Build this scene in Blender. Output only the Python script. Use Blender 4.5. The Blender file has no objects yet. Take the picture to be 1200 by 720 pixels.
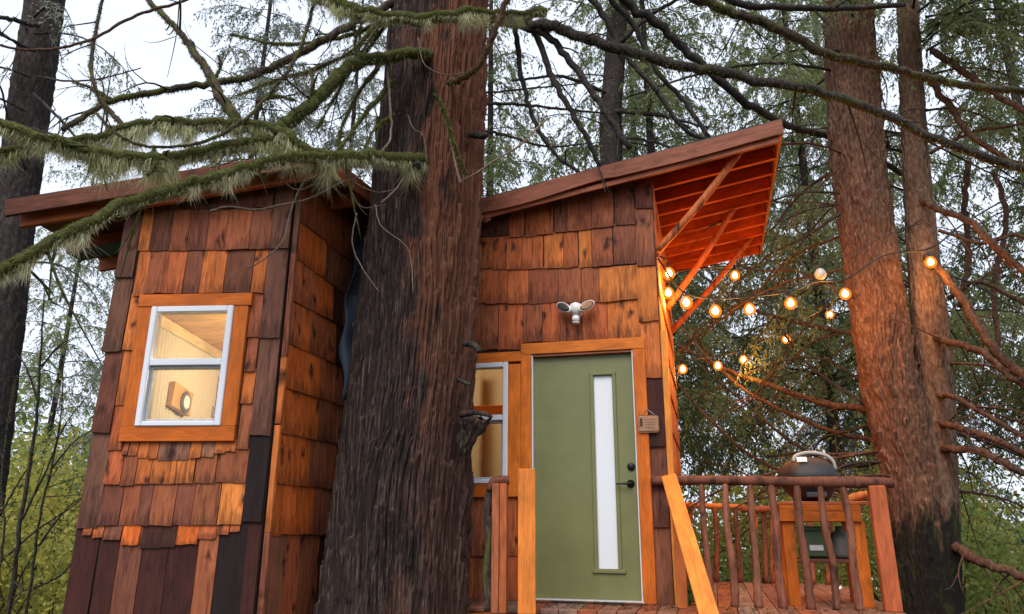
import bpy, math, random
import numpy as np
from mathutils import Vector, Matrix

# ------------------------------------------------------------------ camera, sky, sun, exposure
SC = bpy.context.scene
COL = SC.collection
RAD = math.radians
F, PITCH, ROLL = 867.0, RAD(16.5), RAD(0.25)
EYE = np.array([0.0, 0.0, 1.6])
_r0 = np.array([1.0, 0, 0]); FW = np.array([0, math.cos(PITCH), math.sin(PITCH)]); _u0 = np.array([0, -math.sin(PITCH), math.cos(PITCH)])
RT = _r0 * math.cos(ROLL) + _u0 * math.sin(ROLL)
UP = _u0 * math.cos(ROLL) - _r0 * math.sin(ROLL)
cd = bpy.data.cameras.new('camera')
cd.sensor_width = 36; cd.lens = 36 * F / 1200; cd.clip_start = 0.05; cd.clip_end = 600
cam = bpy.data.objects.new('camera', cd); COL.objects.link(cam)
M = Matrix.Identity(4)
for i in range(3):
    M[i][0], M[i][1], M[i][2], M[i][3] = RT[i], UP[i], -FW[i], EYE[i]
cam.matrix_world = M
SC.camera = cam

SUN_EL, SUN_AZ = RAD(48), RAD(200)
world = bpy.data.worlds.new('World'); SC.world = world; world.use_nodes = True
nt = world.node_tree; nt.nodes.clear()
out = nt.nodes.new('ShaderNodeOutputWorld'); bg = nt.nodes.new('ShaderNodeBackground')
sky = nt.nodes.new('ShaderNodeTexSky'); sky.sky_type = 'NISHITA'; sky.sun_disc = False
sky.sun_elevation = SUN_EL; sky.sun_rotation = SUN_AZ; sky.dust_density = 3.0
mix = nt.nodes.new('ShaderNodeMix'); mix.data_type = 'RGBA'; mix.inputs[0].default_value = 0.86
mix.inputs[7].default_value = (7.9, 8.6, 10.0, 1)          # even cloud cover
nt.links.new(sky.outputs[0], mix.inputs[6]); nt.links.new(mix.outputs[2], bg.inputs['Color'])
bg.inputs['Strength'].default_value = 0.074
nt.links.new(bg.outputs[0], out.inputs[0])
sl = bpy.data.lights.new('sun', 'SUN'); sl.energy = 1.5; sl.angle = RAD(40); sl.color = (1, 0.95, 0.88)
sun = bpy.data.objects.new('sun', sl); COL.objects.link(sun)
sun.rotation_euler = (math.pi / 2 - SUN_EL, 0, math.pi - SUN_AZ)
SC.view_settings.view_transform = 'Standard'; SC.view_settings.look = 'None'
SC.view_settings.exposure = 0.95; SC.view_settings.gamma = 1.0
SC.view_settings.use_curve_mapping = False
SC.render.engine = 'CYCLES'
SC.cycles.use_denoising = True
SC.cycles.max_bounces = 7; SC.cycles.diffuse_bounces = 3; SC.cycles.transparent_max_bounces = 8
SC.cycles.caustics_reflective = False; SC.cycles.caustics_refractive = False
SC.cycles.sample_clamp_indirect = 4.0

rng = np.random.default_rng(11)
random.seed(11)

# ------------------------------------------------------------------ layout helpers
def A(*v): return np.array(v, float)
def ray(x, y): return FW + RT * (x - 600) / F + UP * (360 - y) / F
def PY(x, y, Y):
    d = ray(x, y); return EYE + d * (Y / d[1])
def PZ(x, y, Z):
    d = ray(x, y); return EYE + d * ((Z - EYE[2]) / d[2])
def PP(x, y, p0, n):
    d = ray(x, y); return EYE + d * (np.dot(p0 - EYE, n) / np.dot(d, n))

class Frame:
    """a vertical working plane: u runs along it, z up, n out of it (towards the viewer)"""
    def __init__(s, o, u, n):
        s.o = np.array([o[0], o[1], 0.0]); s.u = np.array(u, float); s.n = np.array(n, float)
        s.rot = Matrix(((u[0], -n[0], 0), (u[1], -n[1], 0), (0, 0, 1))).to_4x4()   # local x=u, y=into wall, z=up
    def uz(s, px, py):
        w = PP(px, py, s.o, s.n); return (w - s.o) @ s.u, w[2]
    def pt(s, u, z, n=0.0): return s.o + s.u * u + s.n * n + np.array([0, 0, z])
    def mat(s, u, z, n=0.0):
        m = s.rot.copy(); p = s.pt(u, z, n); m.translation = Vector(p); return m

# ------------------------------------------------------------------ object helpers
def link(o, parent=None, name=None):
    COL.objects.link(o)
    if parent is not None:
        o.parent = parent
        o.matrix_parent_inverse = parent.matrix_world.inverted()
    return o
def mesh(name, v, f, mat=None, smooth=False):
    me = bpy.data.meshes.new(name)
    if isinstance(f, np.ndarray):
        v = np.asarray(v, np.float32); k = f.shape[1]; nf = len(f)
        me.vertices.add(len(v)); me.vertices.foreach_set('co', v.ravel())
        me.loops.add(nf * k); me.loops.foreach_set('vertex_index', f.astype(np.int32).ravel())
        me.polygons.add(nf); me.polygons.foreach_set('loop_start', np.arange(0, nf * k, k, dtype=np.int32))
        me.polygons.foreach_set('loop_total', np.full(nf, k, np.int32))
        me.update(calc_edges=True)
    else:
        me.from_pydata([tuple(map(float, q)) for q in v], [], f); me.update()
    if smooth: me.polygons.foreach_set('use_smooth', np.ones(len(me.polygons), bool))
    if mat is not None: me.materials.append(mat)
    return me
def obj(name, me, parent=None, mw=None, color=None):
    o = bpy.data.objects.new(name, me)
    if mw is not None: o.matrix_world = mw
    if color is not None: o.color = (*color, 1)
    COL.objects.link(o)
    if parent is not None:
        w = o.matrix_world.copy() if mw is None else mw.copy()
        o.parent = parent
        o.matrix_parent_inverse = WORLDS[parent.name].inverted()
        WORLDS[o.name] = w
    else:
        WORLDS[o.name] = mw.copy() if mw is not None else Matrix.Identity(4)
    return o
WORLDS = {}
def empty(name, loc=(0, 0, 0), label=None, cat=None, group=None, kind=None, parent=None):
    m = Matrix.Translation(Vector(loc))
    o = bpy.data.objects.new(name, None); o.empty_display_size = 0.1
    o.matrix_world = m; COL.objects.link(o)
    if parent is not None:
        o.parent = parent; o.matrix_parent_inverse = WORLDS[parent.name].inverted()
    WORLDS[o.name] = m
    return tag(o, label, cat, group, kind)
def tag(o, label=None, cat=None, group=None, kind=None):
    if label: o['label'] = label
    if cat: o['category'] = cat
    if group: o['group'] = group
    if kind: o['kind'] = kind
    return o

def box_vf(sx, sy, sz, b=0.0):
    x, y, z = sx / 2, sy / 2, sz / 2
    if b <= 0:
        v = [(-x, -y, -z), (x, -y, -z), (x, y, -z), (-x, y, -z), (-x, -y, z), (x, -y, z), (x, y, z), (-x, y, z)]
        return v, [(0, 3, 2, 1), (4, 5, 6, 7), (0, 1, 5, 4), (1, 2, 6, 5), (2, 3, 7, 6), (3, 0, 4, 7)]
    v, idx = [], {}
    for i in (-1, 1):
        for j in (-1, 1):
            for k in (-1, 1):
                for ax in range(3):
                    c = [i * (x - b), j * (y - b), k * (z - b)]
                    c[ax] = (i, j, k)[ax] * (x, y, z)[ax]
                    idx[(i, j, k, ax)] = len(v); v.append(tuple(c))
    f = []
    for ax in range(3):
        a1, a2 = (ax + 1) % 3, (ax + 2) % 3
        for s in (-1, 1):
            q = []
            for (p, r) in ((-1, -1), (1, -1), (1, 1), (-1, 1)):
                c = [0, 0, 0]; c[ax] = s; c[a1] = p; c[a2] = r
                q.append(idx[(*c, ax)])
            f.append(tuple(q if s > 0 else q[::-1]))
        for p in (-1, 1):
            for r in (-1, 1):
                c0 = [0, 0, 0]; c1 = [0, 0, 0]
                c0[ax], c1[ax] = -1, 1; c0[a1] = c1[a1] = p; c0[a2] = c1[a2] = r
                q = (idx[(*c0, a1)], idx[(*c1, a1)], idx[(*c1, a2)], idx[(*c0, a2)])
                f.append(q if p * r > 0 else q[::-1])
    for i in (-1, 1):
        for j in (-1, 1):
            for k in (-1, 1):
                q = (idx[(i, j, k, 0)], idx[(i, j, k, 1)], idx[(i, j, k, 2)])
                f.append(q if i * j * k > 0 else q[::-1])
    return v, f
def box(name, size, mat, parent=None, mw=None, b=0.003, color=None):
    v, f = box_vf(*size, b); return obj(name, mesh(name, v, f, mat), parent, mw, color)
def fbox(name, fr, u0, u1, z0, z1, n0, n1, mat, parent, color=None, b=0.003):
    """box on a working plane, long side along local z so that the grain follows it"""
    su, sz, sn = abs(u1 - u0), abs(z1 - z0), abs(n1 - n0)
    m = fr.mat((u0 + u1) / 2, (z0 + z1) / 2, (n0 + n1) / 2)
    if su > sz * 1.2:
        m = m @ Matrix.Rotation(math.pi / 2, 4, 'Y'); return box(name, (sz, sn, su), mat, parent, m, b, color)
    return box(name, (su, sn, sz), mat, parent, m, b, color)
def beam(name, p, q, w, h, mat, parent=None, color=None, side=None, b=0.004):
    """timber from p to q; w across (along 'side'), h the other way"""
    p, q = Vector(p), Vector(q); z = (q - p).normalized()
    s = Vector(side) if side is not None else Vector((0, 0, 1)).cross(z)
    if s.length < 1e-4: s = Vector((1, 0, 0))
    s = (s - z * s.dot(z)).normalized(); y = z.cross(s)
    m = Matrix((s, y, z)).transposed().to_4x4(); m.translation = (p + q) / 2
    return box(name, (w, h, (q - p).length), mat, parent, m, b, color)

def spline(pts, n):
    pts = np.asarray(pts, float); k = len(pts)
    if k == 2:
        t = np.linspace(0, 1, n)[:, None]; return pts[0] * (1 - t) + pts[1] * t
    d = np.r_[0, np.cumsum(np.linalg.norm(np.diff(pts[:, :3], axis=0), axis=1) ** .5 + 1e-6)]
    T = np.linspace(0, d[-1], n); outp = np.empty((n, pts.shape[1]))
    P = np.vstack([2 * pts[0] - pts[1], pts, 2 * pts[-1] - pts[-2]])
    i = np.clip(np.searchsorted(d, T, 'right') - 1, 0, k - 2)
    t = ((T - d[i]) / (d[i + 1] - d[i]))[:, None]
    p0, p1, p2, p3 = P[i], P[i + 1], P[i + 2], P[i + 3]
    return 0.5 * ((2 * p1) + (-p0 + p2) * t + (2 * p0 - 5 * p1 + 4 * p2 - p3) * t * t + (-p0 + 3 * p1 - 3 * p2 + p3) * t ** 3)
def tube_vf(pts, rad, seg=8, rough=0.0, caps=True, seed=0):
    pts = np.asarray(pts, float); n = len(pts); rad = np.broadcast_to(np.asarray(rad, float), (n,))
    T = np.gradient(pts, axis=0); T /= np.linalg.norm(T, axis=1)[:, None] + 1e-9
    ref = A(0, 0, 1) if abs(T[0][2]) < .9 else A(1, 0, 0)
    N = np.empty((n, 3)); x = np.cross(T[0], ref); x /= np.linalg.norm(x); N[0] = x
    for i in range(1, n):
        x = N[i - 1] - T[i] * (N[i - 1] @ T[i]); N[i] = x / (np.linalg.norm(x) + 1e-9)
    B = np.cross(T, N); th = np.arange(seg) * 2 * math.pi / seg
    rr = np.repeat(rad[:, None], seg, 1)
    if rough > 0:
        g = np.random.default_rng(seed); rr = rr * (1 + rough * g.uniform(-1, 1, rr.shape))
    V = pts[:, None] + rr[..., None] * (np.cos(th)[None, :, None] * N[:, None] + np.sin(th)[None, :, None] * B[:, None])
    V = V.reshape(-1, 3); i = np.arange(n - 1)[:, None] * seg; j = np.arange(seg)[None]
    f = np.stack([i + j, i + (j + 1) % seg, i + seg + (j + 1) % seg, i + seg + j], -1).reshape(-1, 4)
    if caps:
        V = np.vstack([V, pts[0], pts[-1]]); a, b2 = n * seg, n * seg + 1; jj = np.arange(seg)
        c0 = np.stack([np.full(seg, a), (jj + 1) % seg, jj, np.full(seg, a)], -1)
        l = (n - 1) * seg
        c1 = np.stack([np.full(seg, b2), l + jj, l + (jj + 1) % seg, np.full(seg, b2)], -1)
        return V, f, np.vstack([c0, c1])[:, :3]
    return V, f, None
def tube(name, pts, rad, mat, parent=None, seg=8, rough=0.0, n=None, color=None, seed=0, org=None):
    if n:
        q = np.c_[np.asarray(pts, float), np.broadcast_to(np.asarray(rad, float), (len(pts),))]
        q = spline(q, n); pts, rad = q[:, :3], np.maximum(q[:, 3], 0.0008)
    pts = np.asarray(pts, float)
    o = pts.mean(0) if org is None else np.asarray(org, float)
    V, f, c = tube_vf(pts - o, rad, seg, rough, True, seed)
    faces = [tuple(q) for q in f.tolist()] + [tuple(q) for q in c.tolist()]
    return obj(name, mesh(name, V, faces, mat, True), parent, Matrix.Translation(Vector(o)), color)
def lathe_vf(prof, seg=16):
    v, f = [], []
    for r, z in prof:
        for k in range(seg):
            t = 2 * math.pi * k / seg; v.append((r * math.cos(t), r * math.sin(t), z))
    n = len(prof)
    for i in range(n - 1):
        for k in range(seg):
            f.append((i * seg + k, i * seg + (k + 1) % seg, (i + 1) * seg + (k + 1) % seg, (i + 1) * seg + k))
    f.append(tuple(range(seg))[::-1]); f.append(tuple((n - 1) * seg + k for k in range(seg)))
    return v, f
def lathe(name, prof, mat, parent=None, mw=None, seg=16, color=None, smooth=True):
    v, f = lathe_vf(prof, seg); return obj(name, mesh(name, v, f, mat, smooth), parent, mw, color)

# ------------------------------------------------------------------ materials
class NT:
    def __init__(s, name):
        s.m = bpy.data.materials.new(name); s.m.use_nodes = True; s.t = s.m.node_tree
        s.b = s.t.nodes['Principled BSDF']; s.out = s.t.nodes['Material Output']
        s.b.inputs['Roughness'].default_value = 0.7
    def n(s, t, **kw):
        q = s.t.nodes.new('ShaderNode' + t)
        for k, v in kw.items():
            if hasattr(q, k): setattr(q, k, v)
            else: q.inputs[k].default_value = v
        return q
    def l(s, a, b): s.t.links.new(a, b)
    def math(s, op, a, b=0.0, clamp=False):
        q = s.n('Math', operation=op); q.use_clamp = clamp
        for i, x in enumerate((a, b)):
            if isinstance(x, (int, float)): q.inputs[i].default_value = x
            else: s.l(x, q.inputs[i])
        return q.outputs[0]
    def mix(s, a, b, fac, blend='MIX'):
        q = s.n('Mix', data_type='RGBA', blend_type=blend)
        for k, x in ((0, fac), (6, a), (7, b)):
            if isinstance(x, (int, float)): q.inputs[k].default_value = x if k == 0 else (x, x, x, 1)
            elif isinstance(x, tuple): q.inputs[k].default_value = (*x, 1) if len(x) == 3 else x
            else: s.l(x, q.inputs[k])
        return q.outputs[2]
    def ramp(s, fac, stops):
        q = s.n('ValToRGB'); e = q.color_ramp.elements
        while len(e) < len(stops): e.new(0.5)
        for el, (p, c) in zip(e, stops):
            el.position = p; el.color = (*c, 1) if isinstance(c, tuple) else (c, c, c, 1)
        s.l(fac, q.inputs[0]); return q.outputs[0]
    def noise(s, vec, scale, detail=3, rough=.5, dist=0.0):
        q = s.n('TexNoise'); q.inputs['Scale'].default_value = scale; q.inputs['Detail'].default_value = detail
        q.inputs['Roughness'].default_value = rough; q.inputs['Distortion'].default_value = dist
        if vec is not None: s.l(vec, q.inputs['Vector'])
        return q.outputs['Fac']
    def coords(s, sc=(1, 1, 1), rnd=True):
        tc = s.n('TexCoord'); v = tc.outputs['Object']
        if rnd:
            oi = s.n('ObjectInfo'); mu = s.math('MULTIPLY', oi.outputs['Random'], 61.0)
            ad = s.n('VectorMath', operation='ADD'); s.l(v, ad.inputs[0]); s.l(mu, ad.inputs[1]); v = ad.outputs[0]
        mp = s.n('VectorMath', operation='MULTIPLY'); s.l(v, mp.inputs[0]); mp.inputs[1].default_value = sc
        return mp.outputs[0]
    def bump(s, h, strength=.4, dist=.01):
        q = s.n('Bump', Strength=strength, Distance=dist); s.l(h, q.inputs['Height']); s.l(q.outputs[0], s.b.inputs['Normal'])
    def base(s, c, rough=None):
        if isinstance(c, tuple): s.b.inputs['Base Color'].default_value = (*c, 1)
        else: s.l(c, s.b.inputs['Base Color'])
        if rough is not None: s.b.inputs['Roughness'].default_value = rough
        return s.m

def wood(name, knots=0.5, contrast=1.0, rough=.62, streak=1.0, bumps=.5, scale=1.0, drip=0.0):
    """stained wood, grain along local z, tint taken from the object's colour"""
    k = NT(name); oi = k.n('ObjectInfo')
    c1 = k.coords((1, 1, .035)); c2 = k.coords((1, 1, .16)); c3 = k.coords((1, 1, .5))
    fine = k.noise(c1, 130 * scale, 4, .6); warp = k.noise(c2, 26 * scale, 3, .55, 1.4); big = k.noise(c3, 7 * scale, 2)
    g = k.math('ADD', k.math('MULTIPLY', fine, .55), k.math('MULTIPLY', warp, .75))
    lo = 1 - .58 * contrast
    tone = k.ramp(g, [(.40, lo), (.62, 1.0), (.85, 1.3)])
    col = k.mix(oi.outputs['Color'], tone, 1.0, 'MULTIPLY')
    blot = k.ramp(big, [(.35, .72), (.6, 1.06)])
    col = k.mix(col, blot, .75, 'MULTIPLY')
    # weather streaks: dark, fraying along the grain
    st = k.ramp(k.noise(k.coords((1, 1, .07)), 34 * scale, 5, .65, .6), [(.52, 0.0), (.64, 1.0)])
    msk = k.ramp(k.noise(c3, 5.5, 3), [(.40, 0.0), (.60, 1.0)])
    sf = k.math('MULTIPLY', k.math('MULTIPLY', st, msk), .85 * streak)
    col = k.mix(col, (.022, .010, .010), sf)
    if drip:
        gz = k.n('SeparateXYZ'); tg = k.n('TexCoord'); k.l(tg.outputs['Generated'], gz.inputs[0])
        dn = k.noise(k.coords((1, 1, .10)), 48 * scale, 4, .6, .5)
        dr = k.ramp(k.math('SUBTRACT', k.math('ADD', dn, k.math('MULTIPLY', big, .35)), k.math('MULTIPLY', gz.outputs[2], .75)), [(.46, 0.0), (.60, 1.0)])
        col = k.mix(col, (.020, .008, .007), k.math('MULTIPLY', dr, drip))
    if knots > 0:
        vo = k.n('TexVoronoi', voronoi_dimensions='2D'); vo.inputs['Scale'].default_value = 5.5
        kd = k.coords((1, .2, .55)); nz = k.n('TexNoise'); nz.inputs['Scale'].default_value = 9; nz.inputs['Detail'].default_value = 4; k.l(kd, nz.inputs['Vector'])
        ad = k.n('VectorMath', operation='MULTIPLY_ADD'); k.l(nz.outputs['Color'], ad.inputs[0]); ad.inputs[1].default_value = (.22, .22, .22); k.l(kd, ad.inputs[2])
        sp_ = k.n('SeparateXYZ'); k.l(ad.outputs[0], sp_.inputs[0]); cb = k.n('CombineXYZ'); k.l(sp_.outputs[0], cb.inputs[0]); k.l(sp_.outputs[2], cb.inputs[1])
        k.l(cb.outputs[0], vo.inputs['Vector'])
        kn = k.ramp(vo.outputs['Distance'], [(.05, 1.0), (.16 + .07 * knots, 0.0)])
        sel = k.ramp(vo.outputs['Color'], [(.46, 0.0), (.50, 1.0)])
        col = k.mix(col, (.03, .011, .009), k.math('MULTIPLY', k.math('MULTIPLY', kn, sel), knots))
    k.bump(k.math('ADD', g, k.math('MULTIPLY', sf, -.5)), bumps, .006); k.b.inputs['Specular IOR Level'].default_value = .18
    return k.base(col, rough)

M_SHINGLE = wood('cedar_shingle', .9, .85, .75, .75, .8, drip=.45)
M_TRIM = wood('stained_trim', .12, .5, .48, .12, .25)
M_POST = wood('stained_timber', .35, .7, .55, .35, .4)
M_LOG = wood('peeled_log', .8, 1.0, .7, 1.0, 1.0)
M_PLANK = wood('deck_plank', .4, .8, .6, .8, .5)

def flat(name, c, rough=.6, metal=0.0, var=.12, bscale=60, bstr=.1):
    k = NT(name); v = k.coords(); n = k.noise(v, bscale, 4)
    dark = tuple(x * (1 - var) for x in c); lite = tuple(min(1, x * (1 + var)) for x in c)
    col = k.mix(dark, lite, n); k.b.inputs['Metallic'].default_value = metal
    k.bump(n, bstr, .003); return k.base(col, rough)
M_VINYL = flat('white_vinyl', (.72, .74, .80), .35, var=.04)
M_DOOR = flat('green_door_paint', (.150, .155, .054), .45, var=.20, bscale=7, bstr=.06)
M_FROST = flat('frosted_strip', (.72, .74, .78), .25, var=.03)
M_BLACK = flat('black_metal', (.012, .012, .013), .35, .6)
M_WHITEP = flat('white_plastic', (.74, .72, .70), .4, var=.05)
M_DARKP = flat('dark_plastic', (.05, .045, .045), .35)
M_LENS = flat('amber_lens', (.32, .16, .07), .2)
M_GREYH = flat('grey_handle', (.33, .30, .27), .6)
M_CORD = flat('black_cord', (.012, .011, .011), .6)
M_TARP = flat('blue_tarp', (.045, .065, .10), .55, var=.4, bscale=9, bstr=.8)
M_COVER = flat('black_cover', (.012, .010, .011), .6, var=.3, bscale=14, bstr=.5)
M_ROOFTOP = flat('roof_felt', (.05, .045, .045), .9, var=.3)
M_CREAM = flat('cream_wall', (.84, .77, .58), .6, var=.05)
M_GREENTIN = flat('green_tin', (.030, .055, .02), .5, var=.4, bscale=12)
M_SILL = flat('weathered_sill', (.50, .48, .46), .5, var=.3, bscale=30)
M_SILLDARK = flat('dull_grey_metal', (.14, .13, .12), .5, var=.3)
M_INK = flat('brown_ink', (.06, .025, .012), .8)
M_BOXW = wood('interior_board', .0, .45, .5, .0, .2)

def glass(name):
    k = NT(name); t = k.t
    tr = k.n('BsdfTransparent'); gl = k.n('BsdfGlossy'); gl.inputs['Roughness'].default_value = .02
    lw = k.n('LayerWeight'); lw.inputs['Blend'].default_value = .28
    ms = k.n('MixShader'); fac = k.math('ADD', k.math('MULTIPLY', lw.outputs['Fresnel'], .9), .015, True)
    k.l(fac, ms.inputs[0]); k.l(tr.outputs[0], ms.inputs[1]); k.l(gl.outputs[0], ms.inputs[2]); k.l(ms.outputs[0], k.out.inputs[0])
    return k.m
M_GLASS = glass('window_glass')

def glow(name, c, s):
    k = NT(name); e = k.n('Emission'); e.inputs[0].default_value = (*c, 1); e.inputs[1].default_value = s
    k.l(e.outputs[0], k.out.inputs[0]); return k.m
M_BULB = glow('lit_bulb', (1.0, .66, .26), 16.0)
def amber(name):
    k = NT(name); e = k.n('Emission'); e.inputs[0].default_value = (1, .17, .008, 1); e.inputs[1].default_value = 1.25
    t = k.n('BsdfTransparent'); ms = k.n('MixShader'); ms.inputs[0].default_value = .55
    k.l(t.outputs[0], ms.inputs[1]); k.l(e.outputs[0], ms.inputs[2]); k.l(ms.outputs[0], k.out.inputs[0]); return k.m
M_AMBER = amber('amber_bulb_halo')  # amber globe with its own glow, imitating the halo round a lit bulb
M_BULBOFF = flat('unlit_bulb', (.55, .50, .48), .15)

def bark(name, dark, mid, lite, vs=.12, sc=9.0, moss=None, red=None, bstr=.5, foot=None):
    k = NT(name); v = k.coords((1, 1, vs), False); v2 = k.coords((1, 1, .4), False)
    a = k.noise(v, sc * 3.2, 5, .65, .4); b = k.noise(v2, sc * .35, 3)
    col = k.ramp(a, [(.30, dark), (.52, mid), (.72, lite)])
    col = k.mix(col, k.ramp(b, [(.3, .55), (.7, 1.25)]), .7, 'MULTIPLY')
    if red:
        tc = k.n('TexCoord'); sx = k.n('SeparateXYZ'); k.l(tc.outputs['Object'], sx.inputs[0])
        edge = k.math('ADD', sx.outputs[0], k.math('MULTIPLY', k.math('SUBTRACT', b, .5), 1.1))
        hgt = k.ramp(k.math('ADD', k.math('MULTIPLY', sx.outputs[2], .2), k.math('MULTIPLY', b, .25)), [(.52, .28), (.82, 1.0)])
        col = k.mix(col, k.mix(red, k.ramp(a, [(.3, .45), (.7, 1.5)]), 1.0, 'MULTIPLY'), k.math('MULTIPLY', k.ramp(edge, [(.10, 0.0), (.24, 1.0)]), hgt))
    if foot:                                            # damp, moss-blackened foot of the trunk
        tc = k.n('TexCoord'); sx = k.n('SeparateXYZ'); k.l(tc.outputs['Object'], sx.inputs[0])
        e = k.math('ADD', sx.outputs[2], k.math('MULTIPLY', k.math('SUBTRACT', k.noise(k.coords((1, 1, .35), False), 9, 4, .65), .5), 1.5))
        m = k.ramp(k.math('MULTIPLY', e, .25), [((foot - .16) * .25, 1.0), ((foot + .10) * .25, 0.0)])
        fc = k.mix((.012, .010, .008), (.028, .033, .010), k.ramp(k.noise(v2, 7, 5, .7), [(.5, 0.0), (.66, 1.0)]))
        col = k.mix(col, fc, m)
    if moss:
        mc, lo, hi = moss
        m = k.ramp(k.noise(v2, 7, 5, .7), [(lo, 0.0), (hi, 1.0)])
        col = k.mix(col, mc, m)
    k.bump(a, bstr, .012); k.b.inputs['Specular IOR Level'].default_value = .15
    return k.base(col, .95)
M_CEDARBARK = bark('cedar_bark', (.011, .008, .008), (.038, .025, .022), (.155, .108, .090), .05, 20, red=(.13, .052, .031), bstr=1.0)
M_FIRBARK = bark('fir_bark', (.038, .020, .014), (.120, .062, .040), (.22, .125, .085), .30, 12, foot=1.72)
M_SMOOTHBARK = bark('tan_bark', (.045, .028, .02), (.135, .082, .054), (.23, .15, .105), .4, 10, foot=1.8)
M_DARKBARK = bark('dark_bark', (.016, .013, .013), (.040, .032, .030), (.08, .066, .060), .5, 9)
M_LIMB = bark('limb_bark', (.020, .014, .012), (.060, .042, .034), (.13, .095, .075), .5, 12, moss=((.085, .090, .022), .50, .62))
M_LIMBDARK = bark('dark_limb_bark', (.014, .012, .012), (.040, .033, .031), (.09, .075, .066), .5, 12, moss=((.05, .055, .018), .56, .68))
M_LIMBRED = bark('reddish_limb_bark', (.025, .014, .010), (.085, .046, .030), (.16, .09, .06), .6, 12)
M_MOSSLIMB = bark('mossy_limb', (.022, .024, .008), (.060, .064, .018), (.12, .12, .035), .8, 14, bstr=.9)
M_VINE = bark('pale_twig', (.10, .075, .055), (.19, .14, .11), (.30, .24, .19), .6, 20)

def leaf(name, c1, c2, c3, trans=.35, rough=.6):
    k = NT(name); oi = k.n('ObjectInfo'); g = k.n('NewGeometry')
    n1 = k.noise(g.outputs['Position'], 1.1, 2); wn = k.n('TexWhiteNoise'); wn.noise_dimensions = '1D'
    k.l(g.outputs['Random Per Island'], wn.inputs['W'])
    f = k.math('ADD', k.math('MULTIPLY', n1, .6), k.math('MULTIPLY', wn.outputs['Value'], .4))
    f = k.math('ADD', f, k.math('MULTIPLY', k.math('SUBTRACT', oi.outputs['Random'], .5), .25))
    col = k.ramp(f, [(.25, c1), (.5, c2), (.78, c3)])
    k.base(col, rough); k.b.inputs['Specular IOR Level'].default_value = .25
    tr = k.n('BsdfTranslucent'); k.l(col, tr.inputs[0]); ms = k.n('MixShader'); ms.inputs[0].default_value = trans
    k.l(k.b.outputs[0], ms.inputs[1]); k.l(tr.outputs[0], ms.inputs[2]); k.l(ms.outputs[0], k.out.inputs[0])
    return k.m
M_NEEDLE = leaf('hemlock_needles', (.105, .130, .058), (.19, .220, .095), (.30, .325, .135), .6)
M_NEEDLEPALE = leaf('grey_green_needles', (.13, .15, .115), (.21, .235, .175), (.30, .32, .24), .5)
M_LEAFY = leaf('yellow_green_leaves', (.22, .25, .06), (.44, .44, .11), (.66, .54, .12), .6)
M_LEAFG = leaf('green_leaves', (.11, .17, .05), (.23, .31, .09), (.40, .44, .14), .6)
M_MOSS = leaf('moss', (.075, .080, .022), (.16, .165, .050), (.30, .30, .12), .45, .9)
M_MOSSHANG = leaf('hanging_moss_pale', (.36, .36, .18), (.54, .54, .32), (.74, .73, .52), .55, .9)
M_LITTER = leaf('dry_needles', (.03, .016, .010), (.09, .045, .025), (.20, .10, .045), .1)

k = NT('forest_floor'); v = k.coords((1, 1, 1), False)
c = k.ramp(k.noise(v, 2.2, 6, .65), [(.3, (.030, .024, .014)), (.5, (.055, .050, .022)), (.7, (.075, .085, .030))])
k.bump(k.noise(v, 18, 5), .8, .05); M_GROUND = k.base(c, .95)

# ------------------------------------------------------------------ ground
def ground_z(x, y): return -.10 - .17 * max(0.0, y - 9.0)      # the hillside falls away behind the buildings
def ground():
    n = 90; xs = np.linspace(-1, 1, n); g = np.sign(xs) * np.abs(xs) ** 2.2 * 300
    X, Y = np.meshgrid(g, g + 6); R = np.hypot(X, Y - 6)
    Z = .12 * np.sin(X * .7 + 1) * np.cos(Y * .55) + .06 * np.sin(X * 2.1 + Y * 1.3) - .10 - .17 * np.clip(Y - 9, 0, 130)
    v = np.stack([X, Y, Z], -1).reshape(-1, 3); i = np.arange(n - 1)[:, None] * n; j = np.arange(n - 1)[None]
    f = np.stack([i + j, i + j + 1, i + n + j + 1, i + n + j], -1).reshape(-1, 4)
    tag(obj('ground', mesh('ground', v, f, M_GROUND, True)), 'brown forest floor with patches of moss under the trees', kind='structure')
ground()

# ------------------------------------------------------------------ the two working planes of the buildings
DECK = 1.03
AZ = RAD(14.7)
_pd = PZ(690, 702.5, DECK + .02)
CAB = Frame(PY(690, 560, _pd[1]), (math.cos(AZ), -math.sin(AZ), 0), (-math.sin(AZ), -math.cos(AZ), 0))
BACK = -CAB.n
_c = CAB.pt(.64, 0)
CABSIDE = Frame(_c, BACK, CAB.u)                       # u runs to the back, n out to the right
AZL, AZS = RAD(4), RAD(18)
HUT = Frame(PY(322, 470, 5.2), (math.cos(AZL), -math.sin(AZL), 0), (-math.sin(AZL), -math.cos(AZL), 0))
HUTSIDE = Frame(HUT.pt(.012, 0), (math.sin(AZS), math.cos(AZS), 0), (math.cos(AZS), -math.sin(AZS), 0))

# stain tints
TINT = {'q': (.19, .070, .040), 'o': (.53, .148, .036), 'O': (.60, .180, .042), 'r': (.44, .110, .036), 'R': (.60, .125, .022), 'b': (.31, .092, .040),
        'd': (.165, .056, .033), 'g': (.27, .120, .070), 'p': (.26, .15, .11), 'k': (.020, .012, .011), 'm': (.055, .017, .013), 't': (.54, .125, .014),
        'T': (.62, .155, .018), 'y': (.68, .215, .036), 'l': (.235, .078, .041), 'n': (.160, .068, .044), 's': (.40, .058, .010), 'c': (.74, .42, .15), 'i': (.82, .62, .32)}
def tint(c, var=.13):
    a = np.array(TINT[c]) * (1 + random.uniform(-var, var)); a[1] *= 1 + random.uniform(-.06, .06)
    return tuple(a)

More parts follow.
